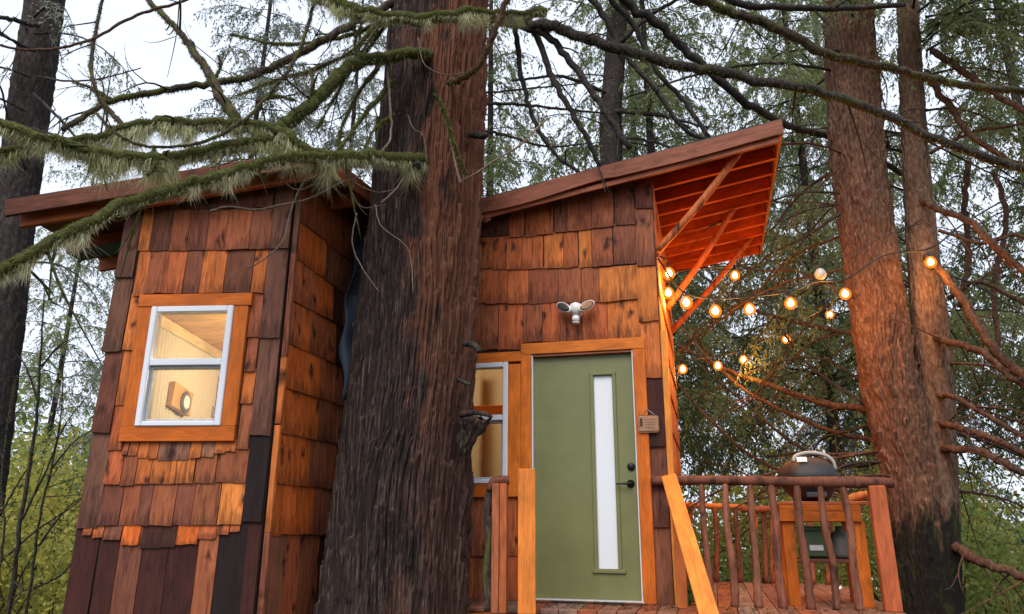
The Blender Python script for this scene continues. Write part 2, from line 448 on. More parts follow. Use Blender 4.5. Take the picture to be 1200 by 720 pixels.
def shingle(fr, u0, u1, zb, zt, col, parent, thick=.019, top=.006, name='shingle', gap=.0022):
    u0, u1 = min(u0, u1) + gap, max(u0, u1) - gap
    uc, zc = (u0 + u1) / 2, (zb + zt) / 2; w, h = (u1 - u0) / 2, (zt - zb) / 2
    th = thick + random.uniform(-.005, .006); k = max(2, int(w * 2 / .035)); v = []
    xs = np.linspace(-w, w, k + 1); jb = [random.uniform(-.0035, .0035) for _ in xs]; tilt = random.uniform(-.004, .004)
    for x, j in zip(xs, jb): v.append((x, -th, -h + j + tilt * x / w))
    for x, j in zip(xs, jb): v.append((x, .0, -h + j + tilt * x / w))
    for x in xs: v.append((x, -top, h))
    for x in xs: v.append((x, 0, h))
    n = k + 1; f = []
    for i in range(k):
        f += [(i, i + 1, 2 * n + i + 1, 2 * n + i), (n + i, n + i + 1, i + 1, i), (2 * n + i, 2 * n + i + 1, 3 * n + i + 1, 3 * n + i)]
    f += [(0, 2 * n, 3 * n, n), (k, n + k, 3 * n + k, 2 * n + k)]
    return obj(name, mesh(name, v, f, M_SHINGLE), parent, fr.mat(uc, zc), tint(col))
def row(fr, parent, ytop, pieces, lap=.03, xref=None, **kw):
    """pieces: (x0, x1, ybottom, tint) seen on the wall; each hangs plumb from the course above"""
    for (x0, x1, yb, c) in pieces:
        u0, zb = fr.uz(x0, yb); u1, _ = fr.uz(x1, yb)
        yt = ytop((x0 + x1) / 2) if callable(ytop) else ytop
        zt = fr.uz(x0, yt)[1] + lap
        if fr is HUT: zt = min(zt, hz(u0) + .04)
        shingle(fr, u0, u1, zb, zt, c, parent, **kw)
def col_pieces(fr, parent, pieces, lap=.03, **kw):
    """pieces stacked in a column: (x0bottom, x1bottom, ytop, ybottom, tint)"""
    for (x0, x1, yt, yb, c) in pieces:
        u0, zb = fr.uz(x0, yb); u1 = min(fr.uz(x1, yb)[0], .636 if fr is CAB else -.002); zt = fr.uz(x0, yt)[1] + lap
        if fr is HUT: zt = min(zt, hz(u0) + .04)
        shingle(fr, u0, u1, zb, zt, c, parent, **kw)
def sheet(name, fr, poly, mat, parent, thick=.05, n0=0.0, holes=None, color=None):
    """flat slab on a working plane; outline in (u, z)"""
    c = np.mean(poly, 0); k = len(poly)
    v = [(u - c[0], 0, z - c[1]) for u, z in poly] + [(u - c[0], thick, z - c[1]) for u, z in poly]
    f = [tuple(range(k)), tuple(range(2 * k - 1, k - 1, -1))] + [((i + 1) % k, i, k + i, k + (i + 1) % k) for i in range(k)]
    return obj(name, mesh(name, v, f, mat), parent, fr.mat(c[0], c[1], n0), color)

# ================================================================== the narrow hut on the left
hut = empty('cedar_hut', HUT.pt(-.65, 0), 'narrow cedar-shingled hut with a lit double-hung window left of the big trunk', 'hut')
HW = -1.315
HD = 2.0                                              # depth of the hut
wu0, wz0 = HUT.uz(163, 503); wu1, wz1 = HUT.uz(277, 360)      # window outline
wu0, wu1 = -.975, -.355
u_l, u_r = -2.13, .24
def hz(u): return 4.156 + .150 * (u - .24)
ztop = lambda u: hz(u) + .03
U = HUT
# wall sheathing in four pieces round the opening
M_SHEATH = flat('dark_sheathing', (.035, .022, .018), .9)
for poly in ([(HW + .01, .2), (wu0, .2), (wu0, ztop(wu0)), (HW + .01, ztop(HW))], [(wu1, .2), (-.002, .2), (-.002, ztop(0)), (wu1, ztop(wu1))],
             [(wu0, .2), (wu1, .2), (wu1, wz0), (wu0, wz0)], [(wu0, wz1), (wu1, wz1), (wu1, ztop(wu1)), (wu0, ztop(wu0))]):
    sheet('wall_sheathing', U, poly, M_SHEATH, hut, .06, -.001)
back_l = U.pt(HW + .01, 0) + HUTSIDE.u * 0
# outer left wall, back wall, right wall
FL = Frame(U.pt(HW + .01, 0), (0, 1, 0), (-1, 0, 0))
sheet('left_wall', FL, [(.06, .2), (HD, .2), (HD, ztop(HW)), (.06, ztop(HW))], M_SHEATH, hut, .05)
sheet('right_wall', HUTSIDE, [(.04, .2), (2.0, .2), (2.0, 4.05), (.04, 4.05)], M_SHEATH, hut, .05, -.001)
FB = Frame(FL.pt(HD, 0), (1, 0, 0), (0, -1, 0))
sheet('back_wall', FB, [(0.05, .2), (1.95, .2), (1.95, 4.2), (0.05, 3.95)], M_SHEATH, hut, .05)
# corner columns, courses and scalloped rows of the front
fas = lambda x: 236 - (x - 140) * .17
col_pieces(U, hut, [(136, 157, 236, 326.5, 'n'), (121, 143.5, 328, 413, 'n'), (109, 131, 414.5, 507.5, 'd'), (91, 116, 509, 619, 'n'), (68, 98, 620, 760, 'm')], thick=.025)
col_pieces(U, hut, [(162, 175.5, 240, 295, 'o'), (156, 170, 297, 348, 'o'), (144.5, 160, 349, 410.8, 'o'), (136, 151, 412, 475, 'o'), (127.5, 144.5, 476, 528, 'r')])
row(U, hut, 205, [(150, 182, 247, 'd'), (182, 217, 247, 'l'), (217, 257, 246.5, 'd'), (257, 320, 246, 'd')])
row(U, hut, 248, [(175.5, 198, 295, 'd'), (198, 219, 294.8, 'b'), (219, 241, 294.6, 'l'), (241, 264, 294.4, 'b'), (264, 292, 294, 'b'), (292, 317, 293.6, 'l')])
row(U, hut, 296, [(170, 189, 345, 'b'), (189, 214, 345, 'r'), (214, 234, 344.8, 'l'), (234, 262, 344.6, 'o'), (262, 294, 344.6, 'd'), (294.5, 310, 344.4, 'o')])
col_pieces(U, hut, [(317, 350, 204, 292.5, 'n'), (304, 345, 294, 397, 'n'), (293.5, 335, 398, 510.5, 'n'), (284, 325, 511.5, 612, 'k'), (277, 315, 613, 760, 'm')], thick=.025)
col_pieces(U, hut, [(290, 305, 346, 396, 'b'), (287, 300, 398, 436, 'b'), (282.5, 297, 437, 474, 'o'), (278, 292, 475, 527, 'b')])
row(U, hut, 520, [(144.6, 151, 534, 'b'), (151, 162, 534.4, 'r'), (162, 174, 537, 'o'), (174, 185.6, 538.5, 'r'), (185.6, 222, 540, 'g'), (223, 236.7, 537.5, 'o'),
                  (237, 251.7, 536, 'g'), (252, 265, 532, 'o'), (265, 277, 530, 'o')], thick=.022)
row(U, hut, 530, [(122, 142, 568, 'r'), (142, 158.5, 569, 'b'), (159, 176, 567.4, 'o'), (176, 199, 567.4, 'o'), (199, 227, 567.2, 'o'), (228, 252, 567, 'b'), (252.5, 289, 566, 'b')])
row(U, hut, 569, [(115, 140, 616, 'd'), (140, 160, 616, 'b'), (160, 175, 616, 'd'), (175, 203, 616, 'b'), (203, 225, 615.8, 'l'), (225, 255, 615.6, 'b'), (255.5, 284, 615, 'O')])
row(U, hut, 616, [(98, 109, 627.5, 'r'), (109.6, 122, 630, 'r'), (122, 143, 632.7, 'd'), (143, 164, 639, 'R'), (165, 206.5, 642, 'm'), (207, 232.5, 638, 'R'),
                  (233, 254, 631.7, 'r'), (255, 269, 626.7, 'r'), (270, 282, 623, 'r')], thick=.023)
row(U, hut, 622, [(98, 122, 770, 'm'), (122, 150, 770, 'd'), (150, 182, 770, 'm'), (182, 218, 770, 'm'), (218, 242, 770, 'b'), (242, 277, 770, 'k')], thick=.015)
# right side wall: courses run back towards the trunk
L = [((349, 180), (404, 235)), ((346.6, 256), (403, 303)), ((344, 303), (401, 343)), ((338.6, 351.5), (400, 383)), ((334.4, 402.5), (400, 430)), ((331, 455), (399, 470)),
     ((325, 507), (390, 518)), ((322.5, 567), (382, 570)), ((317, 627.5), (367, 627)), ((300, 770), (345, 762))]
SH = HUTSIDE
for i in range(1, len(L)):
    (ax, ay), (bx, by) = L[i]; zt0 = SH.uz(*L[i - 1][0])[1]; zt1 = SH.uz(*L[i - 1][1])[1]
    u0, z0 = SH.uz(ax, ay); u1, z1 = SH.uz(bx, by); slope = (z1 - z0) / (u1 - u0); sl2 = (zt1 - zt0) / (u1 - u0)
    u = .030
    while u < 1.95:
        w = random.uniform(.12, .27); e = min(u + w, 2.0); uc = (u + e) / 2
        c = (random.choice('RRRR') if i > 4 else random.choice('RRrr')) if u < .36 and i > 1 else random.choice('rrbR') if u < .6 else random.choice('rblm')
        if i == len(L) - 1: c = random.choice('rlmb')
        dz = max(-.06, min(0, slope * (uc - u0))); dt = max(-.06, min(0, sl2 * (uc - u0)))
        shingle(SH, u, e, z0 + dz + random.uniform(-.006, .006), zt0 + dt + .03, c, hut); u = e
# corner boards where the two walls meet
for z0, z1, c in ((3.55, 4.02, 'n'), (2.75, 3.56, 'l'), (2.28, 2.77, 'o'), (1.55, 2.27, 'O'), (.4, 1.55, 'l')):
    fbox('corner_board', SH, .002, .030, z0, z1, .0, .045, M_SHINGLE, hut, tint(c))
# window casing and window
TR = .105
def casing(fr, parent, u0, u1, z0, z1, tr, c, head=True, lip=.02):
    fbox('casing_board', fr, u0 - tr, u0, z0 - .0, z1, .0, .040, M_TRIM, parent, tint(c, .06))
    fbox('casing_board', fr, u1, u1 + tr, z0 - .0, z1, .0, .040, M_TRIM, parent, tint(c, .06))
    fbox('casing_board', fr, u0 - tr - lip * .3, u1 + tr + lip, z1 + .001, z1 + tr * .9, .0, .046, M_TRIM, parent, tint(c, .06))
    fbox('casing_board', fr, u0 - tr, u1 + tr, z0 - tr, z0 - .001, .0, .042, M_TRIM, parent, tint(c, .06))
wz0, wz1 = 2.262, 3.138
casing(U, hut, wu0, wu1, wz0, wz1, TR, 't')
def dh_window(fr, parent, u0, u1, z0, z1, zm, fw=.045, n0=-.03, n1=.055):
    w = fbox('window', fr, u0, u0 + fw, z0, z1, n0, n1, M_VINYL, parent, b=.006)
    P = lambda *a, **k: fbox('frame_bar', fr, *a, M_VINYL, w, **k)
    P(u1 - fw, u1, z0, z1, n0, n1, b=.006); P(u0 + fw, u1 - fw, z1 - fw, z1, n0, n1 - .002, b=.006); P(u0 + fw, u1 - fw, z0, z0 + fw * .75, n0, n1 - .002, b=.006)
    P(u0 + fw, u1 - fw, zm - .024, zm + .024, n0, n1 - .006, b=.004)
    s = .02; a, b2 = u0 + fw, u1 - fw
    fbox('sash_bar', fr, a, a + s, z0 + fw * .75, zm - .024, n0, .016, M_SILL, w); fbox('sash_bar', fr, b2 - s, b2, z0 + fw * .75, zm - .024, n0, .016, M_SILL, w)
    fbox('sash_bar', fr, a + s, b2 - s, z0 + fw * .75, z0 + fw * .75 + s, n0, .016, M_SILL, w); fbox('sash_bar', fr, a + s, b2 - s, zm - .024 - s, zm - .024, n0, .016, M_SILL, w)
    fbox('pane', fr, a + s, b2 - s, z0 + fw * .75 + s, zm - .024 - s, -.012, -.006, M_GLASS, w, b=0)
    fbox('pane', fr, a, b2, zm + .024, z1 - fw, .006, .012, M_GLASS, w, b=0)
    return w
dh_window(U, hut, wu0, wu1, wz0, wz1, 2.72)
# interior seen through the window: corrugated cream wall, board ceiling, lamp
IL = Frame(U.pt(HW + .07, 0), (0, 1, 0), (1, 0, 0))
def corrugated(name, fr, u0, u1, z0, z1, n, parent, pitch=.06, amp=.015):
    m = int((u1 - u0) / pitch) * 6; us = np.linspace(u0, u1, m + 1); d = amp * np.sin((us - u0) / pitch * 2 * math.pi)
    uc, zc = (u0 + u1) / 2, (z0 + z1) / 2; sgn = 1
    v = [(u - uc, -dd, z0 - zc) for u, dd in zip(us, d)] + [(u - uc, -dd, z1 - zc) for u, dd in zip(us, d)]
    f = [(i, i + 1, m + 2 + i, m + 1 + i) for i in range(m)]
    return obj(name, mesh(name, v, f, M_CREAM, True), parent, fr.mat(uc, zc, n))
corrugated('cream_wall_panel', IL, .08, HD - .02, 1.2, 3.62, .01, hut)
corrugated('cream_wall_panel', FB, .06, 1.9, 1.2, 3.9, .02, hut, .055, .003)
cz = PP(192, 374, IL.pt(0, 0, .02), IL.n)[2] + .02
for i in range(8):
    y0 = .07 + i * (HD - .1) / 8; y1 = y0 + (HD - .1) / 8 - .004
    p = IL.pt((y0 + y1) / 2, cz - .0, .0); wd = 1.20 + .32 * (y0 + y1) / 2; q = p + A(wd, 0, .108 * wd)
    beam('ceiling_board', p, q, (y1 - y0), .02, M_BOXW, hut, tint('c', .08), side=(0, 1, 0), b=.002)
beam('ceiling_trim', IL.pt(.09, cz - .055, .035), IL.pt(HD - .03, cz - .055, .035), .09, .02, M_BOXW, hut, tint('i', .03), side=(0, 0, 1))
fbox('inner_post', IL, .085, .13, 1.3, 3.4, .02, .06, M_BOXW, hut, tint('T'))
def room_lamp(parent, loc, power, name='ceiling_lamp'):
    o = lathe(name, [(.012, .16), (.012, .05), (.05, .04), (.07, 0), (.068, -.002)], M_WHITEP, parent, Matrix.Translation(Vector(loc)), 14)
    b = lathe('bulb', [(.012, .0), (.03, -.02), (.035, -.045), (.02, -.07), (.004, -.075)], M_BULB, o, Matrix.Translation(Vector(loc)), 12)
    li = bpy.data.lights.new('lamp_light', 'POINT'); li.energy = power; li.color = (1, .78, .48); li.shadow_soft_size = .06
    lo = bpy.data.objects.new('lamp_light', li); lo.location = Vector(loc) - Vector((0, 0, .12)); COL.objects.link(lo)
    lo.parent = o; lo.matrix_parent_inverse = WORLDS[o.name].inverted()
room_lamp(hut, U.pt(-.22, 2.95, -1.0), 24)
# roof
roof = empty('roof', U.pt(-.6, 4.1), parent=hut)
def slab(name, fr, u0, u1, z, n0, n1, th, mat, parent, skew=0, color=None):
    v = []
    for (u, n) in ((u0, n0), (u1, n0), (u1 + skew, n1), (u0, n1)):
        v.append(fr.pt(u, z(u), n))
    v = np.array(v); c = v.mean(0); v2 = np.vstack([v, v + A(0, 0, th)]) - c
    f = [(0, 3, 2, 1), (4, 5, 6, 7), (0, 1, 5, 4), (1, 2, 6, 5), (2, 3, 7, 6), (3, 0, 4, 7)]
    return obj(name, mesh(name, v2, f, mat), parent, Matrix.Translation(Vector(c)), color)
sk = .62
slab('roof_sheet', U, u_l, u_r, lambda u: hz(u) + .10, .20, -2.15, .03, M_ROOFTOP, roof, sk)
nb = 14
for i in range(nb):
    n0 = .18 - i * 2.3 / nb; n1 = n0 - 2.3 / nb + .006
    s0 = sk * (.20 - n0) / 2.35
    slab('sheathing_board', U, u_l + .02, u_r - .02 + s0, lambda u: hz(u) + .08, n0, n1, .018, M_POST, roof, 0, tint('d'))
for n in (-.02, -.45, -.90, -1.35, -1.8):
    s0 = sk * (.20 - n) / 2.35
    beam('rafter', U.pt(u_l + .05, hz(u_l) + .02, n if n < -.3 else .10), U.pt(u_r + s0 - .03, hz(u_r + s0 - .03) + .02, n if n < -.3 else .10), .045, .115, M_POST, roof, tint('r'), side=U.n)
beam('fascia', U.pt(u_l, hz(u_l) + .075, .215), U.pt(u_r, hz(u_r) + .075, .215), .03, .135, M_SHINGLE, roof, tint('d'), side=U.n)
p, q = U.pt(u_r + .012, hz(u_r) + .07, .20), U.pt(u_r + .012 + sk, hz(u_r + sk) + .07, -2.1)
beam('fascia', p, q, .024, .14, M_POST, roof, tint('b'), side=(1, -.26, 0))
M_MEMB = flat('blue_membrane', (.02, .035, .07), .5, var=.3)
for n in (-.42,):
    beam('membrane_strip', U.pt(u_l + .12, hz(u_l) - .07, n - .02), U.pt(HW - .05, hz(HW) - .07, n - .02), .20, .012, M_MEMB, roof, side=U.n)

# the wooden clock and small things inside
p = PP(207, 468, IL.pt(0, 0, .02), IL.n)
ck = box('wall_clock', (.05, .38, .21), M_BOXW, None, Matrix.Translation(Vector(p + A(.03, 0, 0))) @ Matrix.Rotation(RAD(-6), 4, 'X'), .005, tint('c', .02))
tag(ck, 'square wooden wall clock with a grey scalloped dial inside the hut window', 'clock')
lathe('dial', [(.095, 0), (.098, .006), (.09, .01), (.01, .011)], M_SILLDARK, ck, Matrix.Translation(Vector(p + A(.057, .05, -.02))) @ Matrix.Rotation(RAD(90), 4, 'Y'), 20)
lathe('dial_rim', [(.062, 0), (.06, .004), (.04, .005)], M_BOXW, ck, Matrix.Translation(Vector(p + A(.0685, .05, -.02))) @ Matrix.Rotation(RAD(90), 4, 'Y'), 20)
q = PP(251, 478, FB.pt(0, 0, .05), FB.n)
sb = box('small_shelf', (.16, .12, .10), M_SILL, None, Matrix.Translation(Vector(q + A(0.02, -.03, -.05))), .004)
tag(sb, 'small grey wooden shelf on the far wall inside the hut', 'shelf')
fg = lathe('figurine', [(.02, 0), (.025, .02), (.012, .08), (.02, .14), (.026, .19), (.012, .235), (.02, .26), (.012, .30), (.002, .31)], M_BOXW, None, Matrix.Translation(Vector(q + A(.03, -.03, 0.0))), 10, tint('T'))
tag(fg, 'slim carved figure standing on the grey shelf inside the hut', 'figurine')
pil = lathe('folded_cloth', [(.05, 0), (.07, .02), (.06, .07), (.03, .10), (.005, .105)], M_WHITEP, None, Matrix.Translation(Vector(q + A(-.055, -.03, 0.0))), 10)
tag(pil, 'crumpled white cloth beside the carved figure inside the hut', 'cloth')

# dark tarp hanging between hut and trunk
tp = []; ny, nz = 9, 30
ta, tb = PY(402, 248, 5.92), PY(400, 470, 5.92)
for j in range(nz):
    t = j / (nz - 1); z = ta[2] * (1 - t) + tb[2] * t
    for i in range(ny):
        s = i / (ny - 1); w = .16 + .05 * math.sin(t * 9)
        base = SH.pt(.74 + .4 * s, z, .05)
        tp.append(base + SH.n * (.02 + .035 * math.sin(s * 11 + t * 7) + .02 * math.sin(t * 23 + s * 4) + .05 * s))
f = [(j * ny + i, j * ny + i + 1, (j + 1) * ny + i + 1, (j + 1) * ny + i) for j in range(nz - 1) for i in range(ny - 1)]
v = np.array(tp); c = v.mean(0)
tarp = obj('tarp', mesh('tarp', v - c, f, M_TARP, True), None, Matrix.Translation(Vector(c)))
md = tarp.modifiers.new('thick', 'SOLIDIFY'); md.thickness = .006
tag(tarp, 'creased dark blue tarp hanging between the hut wall and the trunk', 'tarp')

# ================================================================== the cabin with the green door
W = CAB
cabin = empty('cedar_cabin', W.pt(-.2, DECK), 'cedar-shingled cabin with a green door and a red-lit overhanging roof', 'cabin')
CU0, CU1, CD = -1.75, .64, 2.62
rz = lambda u: 4.60 + .165 * (u - .64)                 # underside of the roof over the wall plane
du0, du1, dz0, dz1 = -.462, .392, DECK + .02, 3.016     # door opening
wv0, wv1, wzb, wzt = -1.28, -.683, 1.945, 2.985
def cpoly(u0, u1, z0, z1=None): return [(u0, z0), (u1, z0), (u1, z1 if z1 else rz(u1)), (u0, z1 if z1 else rz(u0))]
for poly in (cpoly(CU0, wv0, .85), cpoly(wv0, wv1, .85, wzb), cpoly(wv0, wv1, wzt), cpoly(wv1, du0 - .03, .85), cpoly(du0 - .03, du1 + .03, dz1 + .02), cpoly(du1 + .03, CU1 - .002, .85), cpoly(du0 - .03, du1 + .03, .85, DECK - .03)):
    sheet('wall_sheathing', W, poly, M_SHEATH, cabin, .06, -.001)
sheet('right_wall', CABSIDE, [(.06, .85), (CD, .85), (CD, rz(.64)), (.06, rz(.64))], M_SHEATH, cabin, .05, -.003)
CB = Frame(W.pt(0, 0, -CD), W.u, W.n)
sheet('back_wall', CB, [(CU0, .85), (CU1, .85), (CU1, rz(CU1)), (CU0, rz(CU0))], M_CREAM, cabin, .05)
CL = Frame(W.pt(CU0, 0), BACK, -W.u)
sheet('left_wall', CL, [(0.06, .85), (CD, .85), (CD, rz(CU0)), (0.06, rz(CU0))], M_CREAM, cabin, .05)
sheet('floor_sheet', CB, [(CU0, .97), (CU1, .97), (CU1, 1.0), (CU0, 1.0)], M_BOXW, cabin, -CD + .08, color=tint('T')) if False else None
ft = lambda x: 252.5 - (x - 568) * .222
row(W, cabin, ft, [(556, 597, 280, 'd'), (597, 615, 279.5, 'r'), (616, 629, 279, 'r'), (629, 649, 276.5, 'r'), (650, 665, 274, 'l'), (665, 680, 272.5, 'b'),
                   (680, 694, 270.5, 'b'), (694, 720, 268.5, 'b'), (721, 744.5, 265.5, 'l')])
row(W, cabin, lambda x: 281 - max(0, x - 620) * .13, [(545, 578, 317.5, 'o'), (578, 594, 317.3, 'r'), (594, 612, 317.5, 'r'), (612, 637, 317, 'r'), (638, 661, 316, 'o'), (661, 678, 315, 'r'),
                          (679, 694, 314.5, 'o'), (694, 719, 314, 'b'), (720, 746.5, 311, 'l')])
row(W, cabin, 318, [(545, 570, 357.5, 'r'), (570, 595, 357.5, 'r'), (595, 620, 357.5, 'r'), (620, 655, 357.2, 'b'), (655, 682, 356.6, 'b'), (682, 703, 356, 'b'), (703, 748.5, 355, 'O')])
row(W, cabin, 357.5, [(535, 563, 411, 'r'), (563, 584, 411, 'b'), (584.5, 613, 411, 'r'), (613, 636, 402, 'b'), (636, 657, 401.5, 'r'), (657, 683, 401, 'b'), (683, 713, 400, 'r'), (713, 751.5, 398.5, 'o')])
row(W, cabin, 585, [(520, 551, 651, 'd'), (551, 573, 651.5, 'b'), (573.5, 590, 651.5, 'l'), (590, 607, 651.5, 'r')])
row(W, cabin, 652, [(525, 556, 712, 'r'), (556, 580, 712, 'b'), (580, 607, 712, 'r')])
col_pieces(W, cabin, [(745, 790, 214, 246, 'd'), (746.5, 790, 247, 313, 'l'), (748.5, 790, 314, 378, 'o'), (752, 795, 379, 444, 'o'), (756, 795, 445, 524, 'm'), (761.5, 800, 525, 618, 'd'), (767.5, 805, 619.5, 709, 'l')], thick=.025)
# side wall courses and its corner board
zc = rz(.64)
zs = [4.55, 4.22, 3.86, 3.50, 3.14, 2.80, 2.44, 2.08, 1.72, 1.36, 1.0]
for i in range(len(zs) - 1):
    u = .0 if i < 4 else .17
    while u < CD - .02:
        e = min(u + random.uniform(.14, .3), CD); shingle(CABSIDE, u, e, zs[i + 1], zs[i] + .03, random.choice('oOro'), cabin); u = e
fbox('corner_board', CABSIDE, -.004, .165, 1.0, 3.2, .0, .05, M_TRIM, cabin, tint('y', .05))
# casings
fbox('casing_board', W, du0 - .105, du0 - .013, DECK, dz1 + .025, .0, .045, M_TRIM, cabin, tint('T', .05))
fbox('casing_board', W, du1 + .013, du1 + .115, DECK, dz1 + .025, .0, .045, M_TRIM, cabin, tint('t', .05))
fbox('casing_board', W, du0 - .105, du1 + .115, dz1 + .026, dz1 + .125, .0, .047, M_TRIM, cabin, tint('T', .05))
fbox('casing_board', W, wv1, du0 - .107, wzb - .11, wzt - .02, .0, .042, M_TRIM, cabin, tint('T', .05))
fbox('casing_board', W, wv0 - .1, du0 - .085, wzt + .001, wzt + .09, .0, .047, M_TRIM, cabin, tint('T', .05))
fbox('casing_board', W, wv0 - .1, wv1 - .001, wzb - .112, wzb - .001, .0, .044, M_TRIM, cabin, tint('t', .05))
fbox('casing_board', W, wv0 - .1, wv0 - .001, wzb, wzt, .0, .042, M_TRIM, cabin, tint('t', .05))
dh_window(W, cabin, wv0, wv1, wzb, wzt, 2.50, .045)
# door set in a pale frame
door = empty('door', W.pt((du0 + du1) / 2, dz0), parent=cabin)
for a in ((du0 - .012, du0 - .002), (du1 + .002, du1 + .012)):
    fbox('door_frame', W, a[0], a[1], DECK, dz1 + .02, -.06, .034, M_VINYL, door)
fbox('door_frame', W, du0 - .002, du1 + .002, dz1 + .002, dz1 + .022, -.06, .034, M_TRIM, door, tint('l'))
gu0, gu1 = W.uz(694, 440)[0], W.uz(717, 440)[0]; gz1, gz0 = W.uz(705, 440)[1], W.uz(712, 667)[1]
gu0, gu1 = gu0 + .004, gu1 + .002
for poly in (cpoly(du0, gu0, dz0, dz1), cpoly(gu1, du1, dz0, dz1), cpoly(gu0, gu1, dz0, gz0), cpoly(gu0, gu1, gz1, dz1)):
    sheet('door_leaf', W, poly, M_DOOR, door, .045, -.015)
for a in ((gu0 - .028, gu0 + .004, gz0 - .03, gz1 + .03), (gu1 - .004, gu1 + .028, gz0 - .03, gz1 + .03)):
    fbox('lite_bead', W, *a, -.016, .0, M_DOOR, door, b=.005)
fbox('lite_bead', W, gu0 - .045, gu1 + .055, gz0 - .034, gz0 - .004, -.016, .004, M_DOOR, door, b=.005)
fbox('lite_bead', W, gu0 - .03, gu1 + .03, gz1 + .002, gz1 + .034, -.016, .002, M_DOOR, door, b=.005)
fbox('frosted_pane', W, gu0, gu1, gz0, gz1, -.04, -.028, M_FROST, door, b=0)
hu, hz_ = W.uz(739, 567)
Rn = W.rot @ Matrix.Rotation(RAD(90), 4, 'X')
def facing(u, z, n): 
    m = Rn.copy(); m.translation = Vector(W.pt(u, z, n)); return m
hd = lathe('handle', [(.032, 0), (.032, .008), (.018, .014), (.012, .045), (.001, .046)], M_BLACK, door, facing(hu, hz_, -.014), 20)
tube('lever', [W.pt(hu, hz_, .03), W.pt(hu - .03, hz_, .036), W.pt(hu - .115, hz_ - .003, .036)], [.010, .009, .006], M_BLACK, hd, 8, n=8)
bu, bz = W.uz(739.5, 547)
lathe('deadbolt', [(.031, 0), (.031, .012), (.024, .018), (.012, .02), (.001, .021)], M_BLACK, door, facing(bu, bz, -.014), 20)
fbox('threshold', W, du0 - .02, du1 + .02, DECK + .002, DECK + .018, -.06, .075, M_SILL, door)
fbox('sill_board', W, du0 - .03, du1 + .01, DECK + .001, DECK + .012, .075, .16, M_POST, door, tint('d'))
# interior glimpsed through the cabin window
for i in range(10):
    d0 = .08 + i * .25
    beam('ceiling_board', W.pt(CU0 + .05, rz(CU0 + .05) - .18, -d0 - .12), W.pt(CU1 - .06, rz(CU1 - .06) - .18, -d0 - .12), .245, .02, M_BOXW, cabin, tint('T', .08), side=W.n)
beam('tie_beam', W.pt(CU0 + .1, 3.15, -.55), W.pt(.4, 3.35, -.55), .06, .14, M_BOXW, cabin, tint('t'), side=W.n)
beam('tie_beam', W.pt(CU0 + .1, 2.74, -1.2), W.pt(.4, 2.74, -1.2), .06, .13, M_BOXW, cabin, tint('T'), side=W.n)
fbox('inner_post', W, -.90, -.80, 1.05, 3.4, -1.3, -1.2, M_BOXW, cabin, tint('t'))
fbox('inner_post', W, -1.10, -1.04, 1.05, 3.4, -1.9, -1.8, M_BOXW, cabin, tint('T'))
beam('floor_sheet', W.pt(CU0, 1.0, -1.34), W.pt(CU1 - .05, 1.0, -1.34), 2.5, .03, M_BOXW, cabin, tint('b'), side=W.n)
room_lamp(cabin, W.pt(-.45, 3.55, -1.1), 22)
# roof: rafters run up the slope and carry out past the right wall
croof = empty('roof', W.pt(0, 4.5), parent=cabin)
cz_ = lambda u: rz(u) + .0
RU0, RU1, RN0, RN1 = -1.95, 1.735, .17, -2.78
slab('roof_sheet', W, RU0, RU1 + .01, lambda u: cz_(u) + .137, RN0 + .02, RN1, .035, M_ROOFTOP, croof)
nb = 20
for i in range(nb):
    n0 = RN0 - i * (RN0 - RN1) / nb; n1 = n0 - (RN0 - RN1) / nb + .005
    slab('sheathing_board', W, RU0 + .01, RU1, lambda u: cz_(u) + .115, n0, n1, .02, M_POST, croof, 0, tint('d', .2))
nr = 10
for i in range(nr):
    n = .10 - i * 2.78 / (nr - 1)
    beam('rafter', W.pt(RU0 + .03, cz_(RU0 + .03) + .058, n), W.pt(RU1 - .01, cz_(RU1 - .01) + .058, n), .042, .112, M_POST, croof, tint('s', .15), side=W.n)
# wavy-edged front fascia
def live_fascia():
    us = np.linspace(RU0, RU1 + .03, 48); v = []
    for i, u in enumerate(us):
        lo = .008 + .018 * math.sin(u * 4.1 + .6) * (1 if u < .3 else .35); hi = .148 + .006 * math.sin(u * 3 + 1)
        for (n, zz) in ((.225, lo), (.225, hi), (.190, hi), (.190, lo)): v.append(W.pt(u, cz_(u) + zz, n))
    f = []
    for i in range(len(us) - 1):
        a = i * 4; b = a + 4
        f += [(a + k, b + k, b + (k + 1) % 4, a + (k + 1) % 4) for k in range(4)]
    f += [(3, 2, 1, 0), (len(v) - 4, len(v) - 3, len(v) - 2, len(v) - 1)]
    v = np.array(v); c = v.mean(0); m = W.rot @ Matrix.Rotation(math.pi / 2 - math.atan(.165), 4, 'Y'); m.translation = Vector(c)
    mi = np.array(m.inverted().to_3x3()); return obj('fascia', mesh('fascia', (v - c) @ mi.T, f, M_POST), croof, m, tint('l', .02))
live_fascia()
beam('fascia_strip', W.pt(RU0, cz_(RU0) - .018, .182), W.pt(RU1, cz_(RU1) - .018, .182), .02, .05, M_POST, croof, tint('b', .02), side=W.n)
beam('fascia', W.pt(RU1 + .014, cz_(RU1) + .08, RN0 + .015), W.pt(RU1 + .014, cz_(RU1) + .08, RN1), .024, .14, M_POST, croof, tint('b'), side=W.u)
lathe('rafter_end', [(.05, 0), (.048, .02), (.002, .022)], M_LOG, croof, facing(-.87, cz_(-.87) - .03, .16), 12, tint('g'))
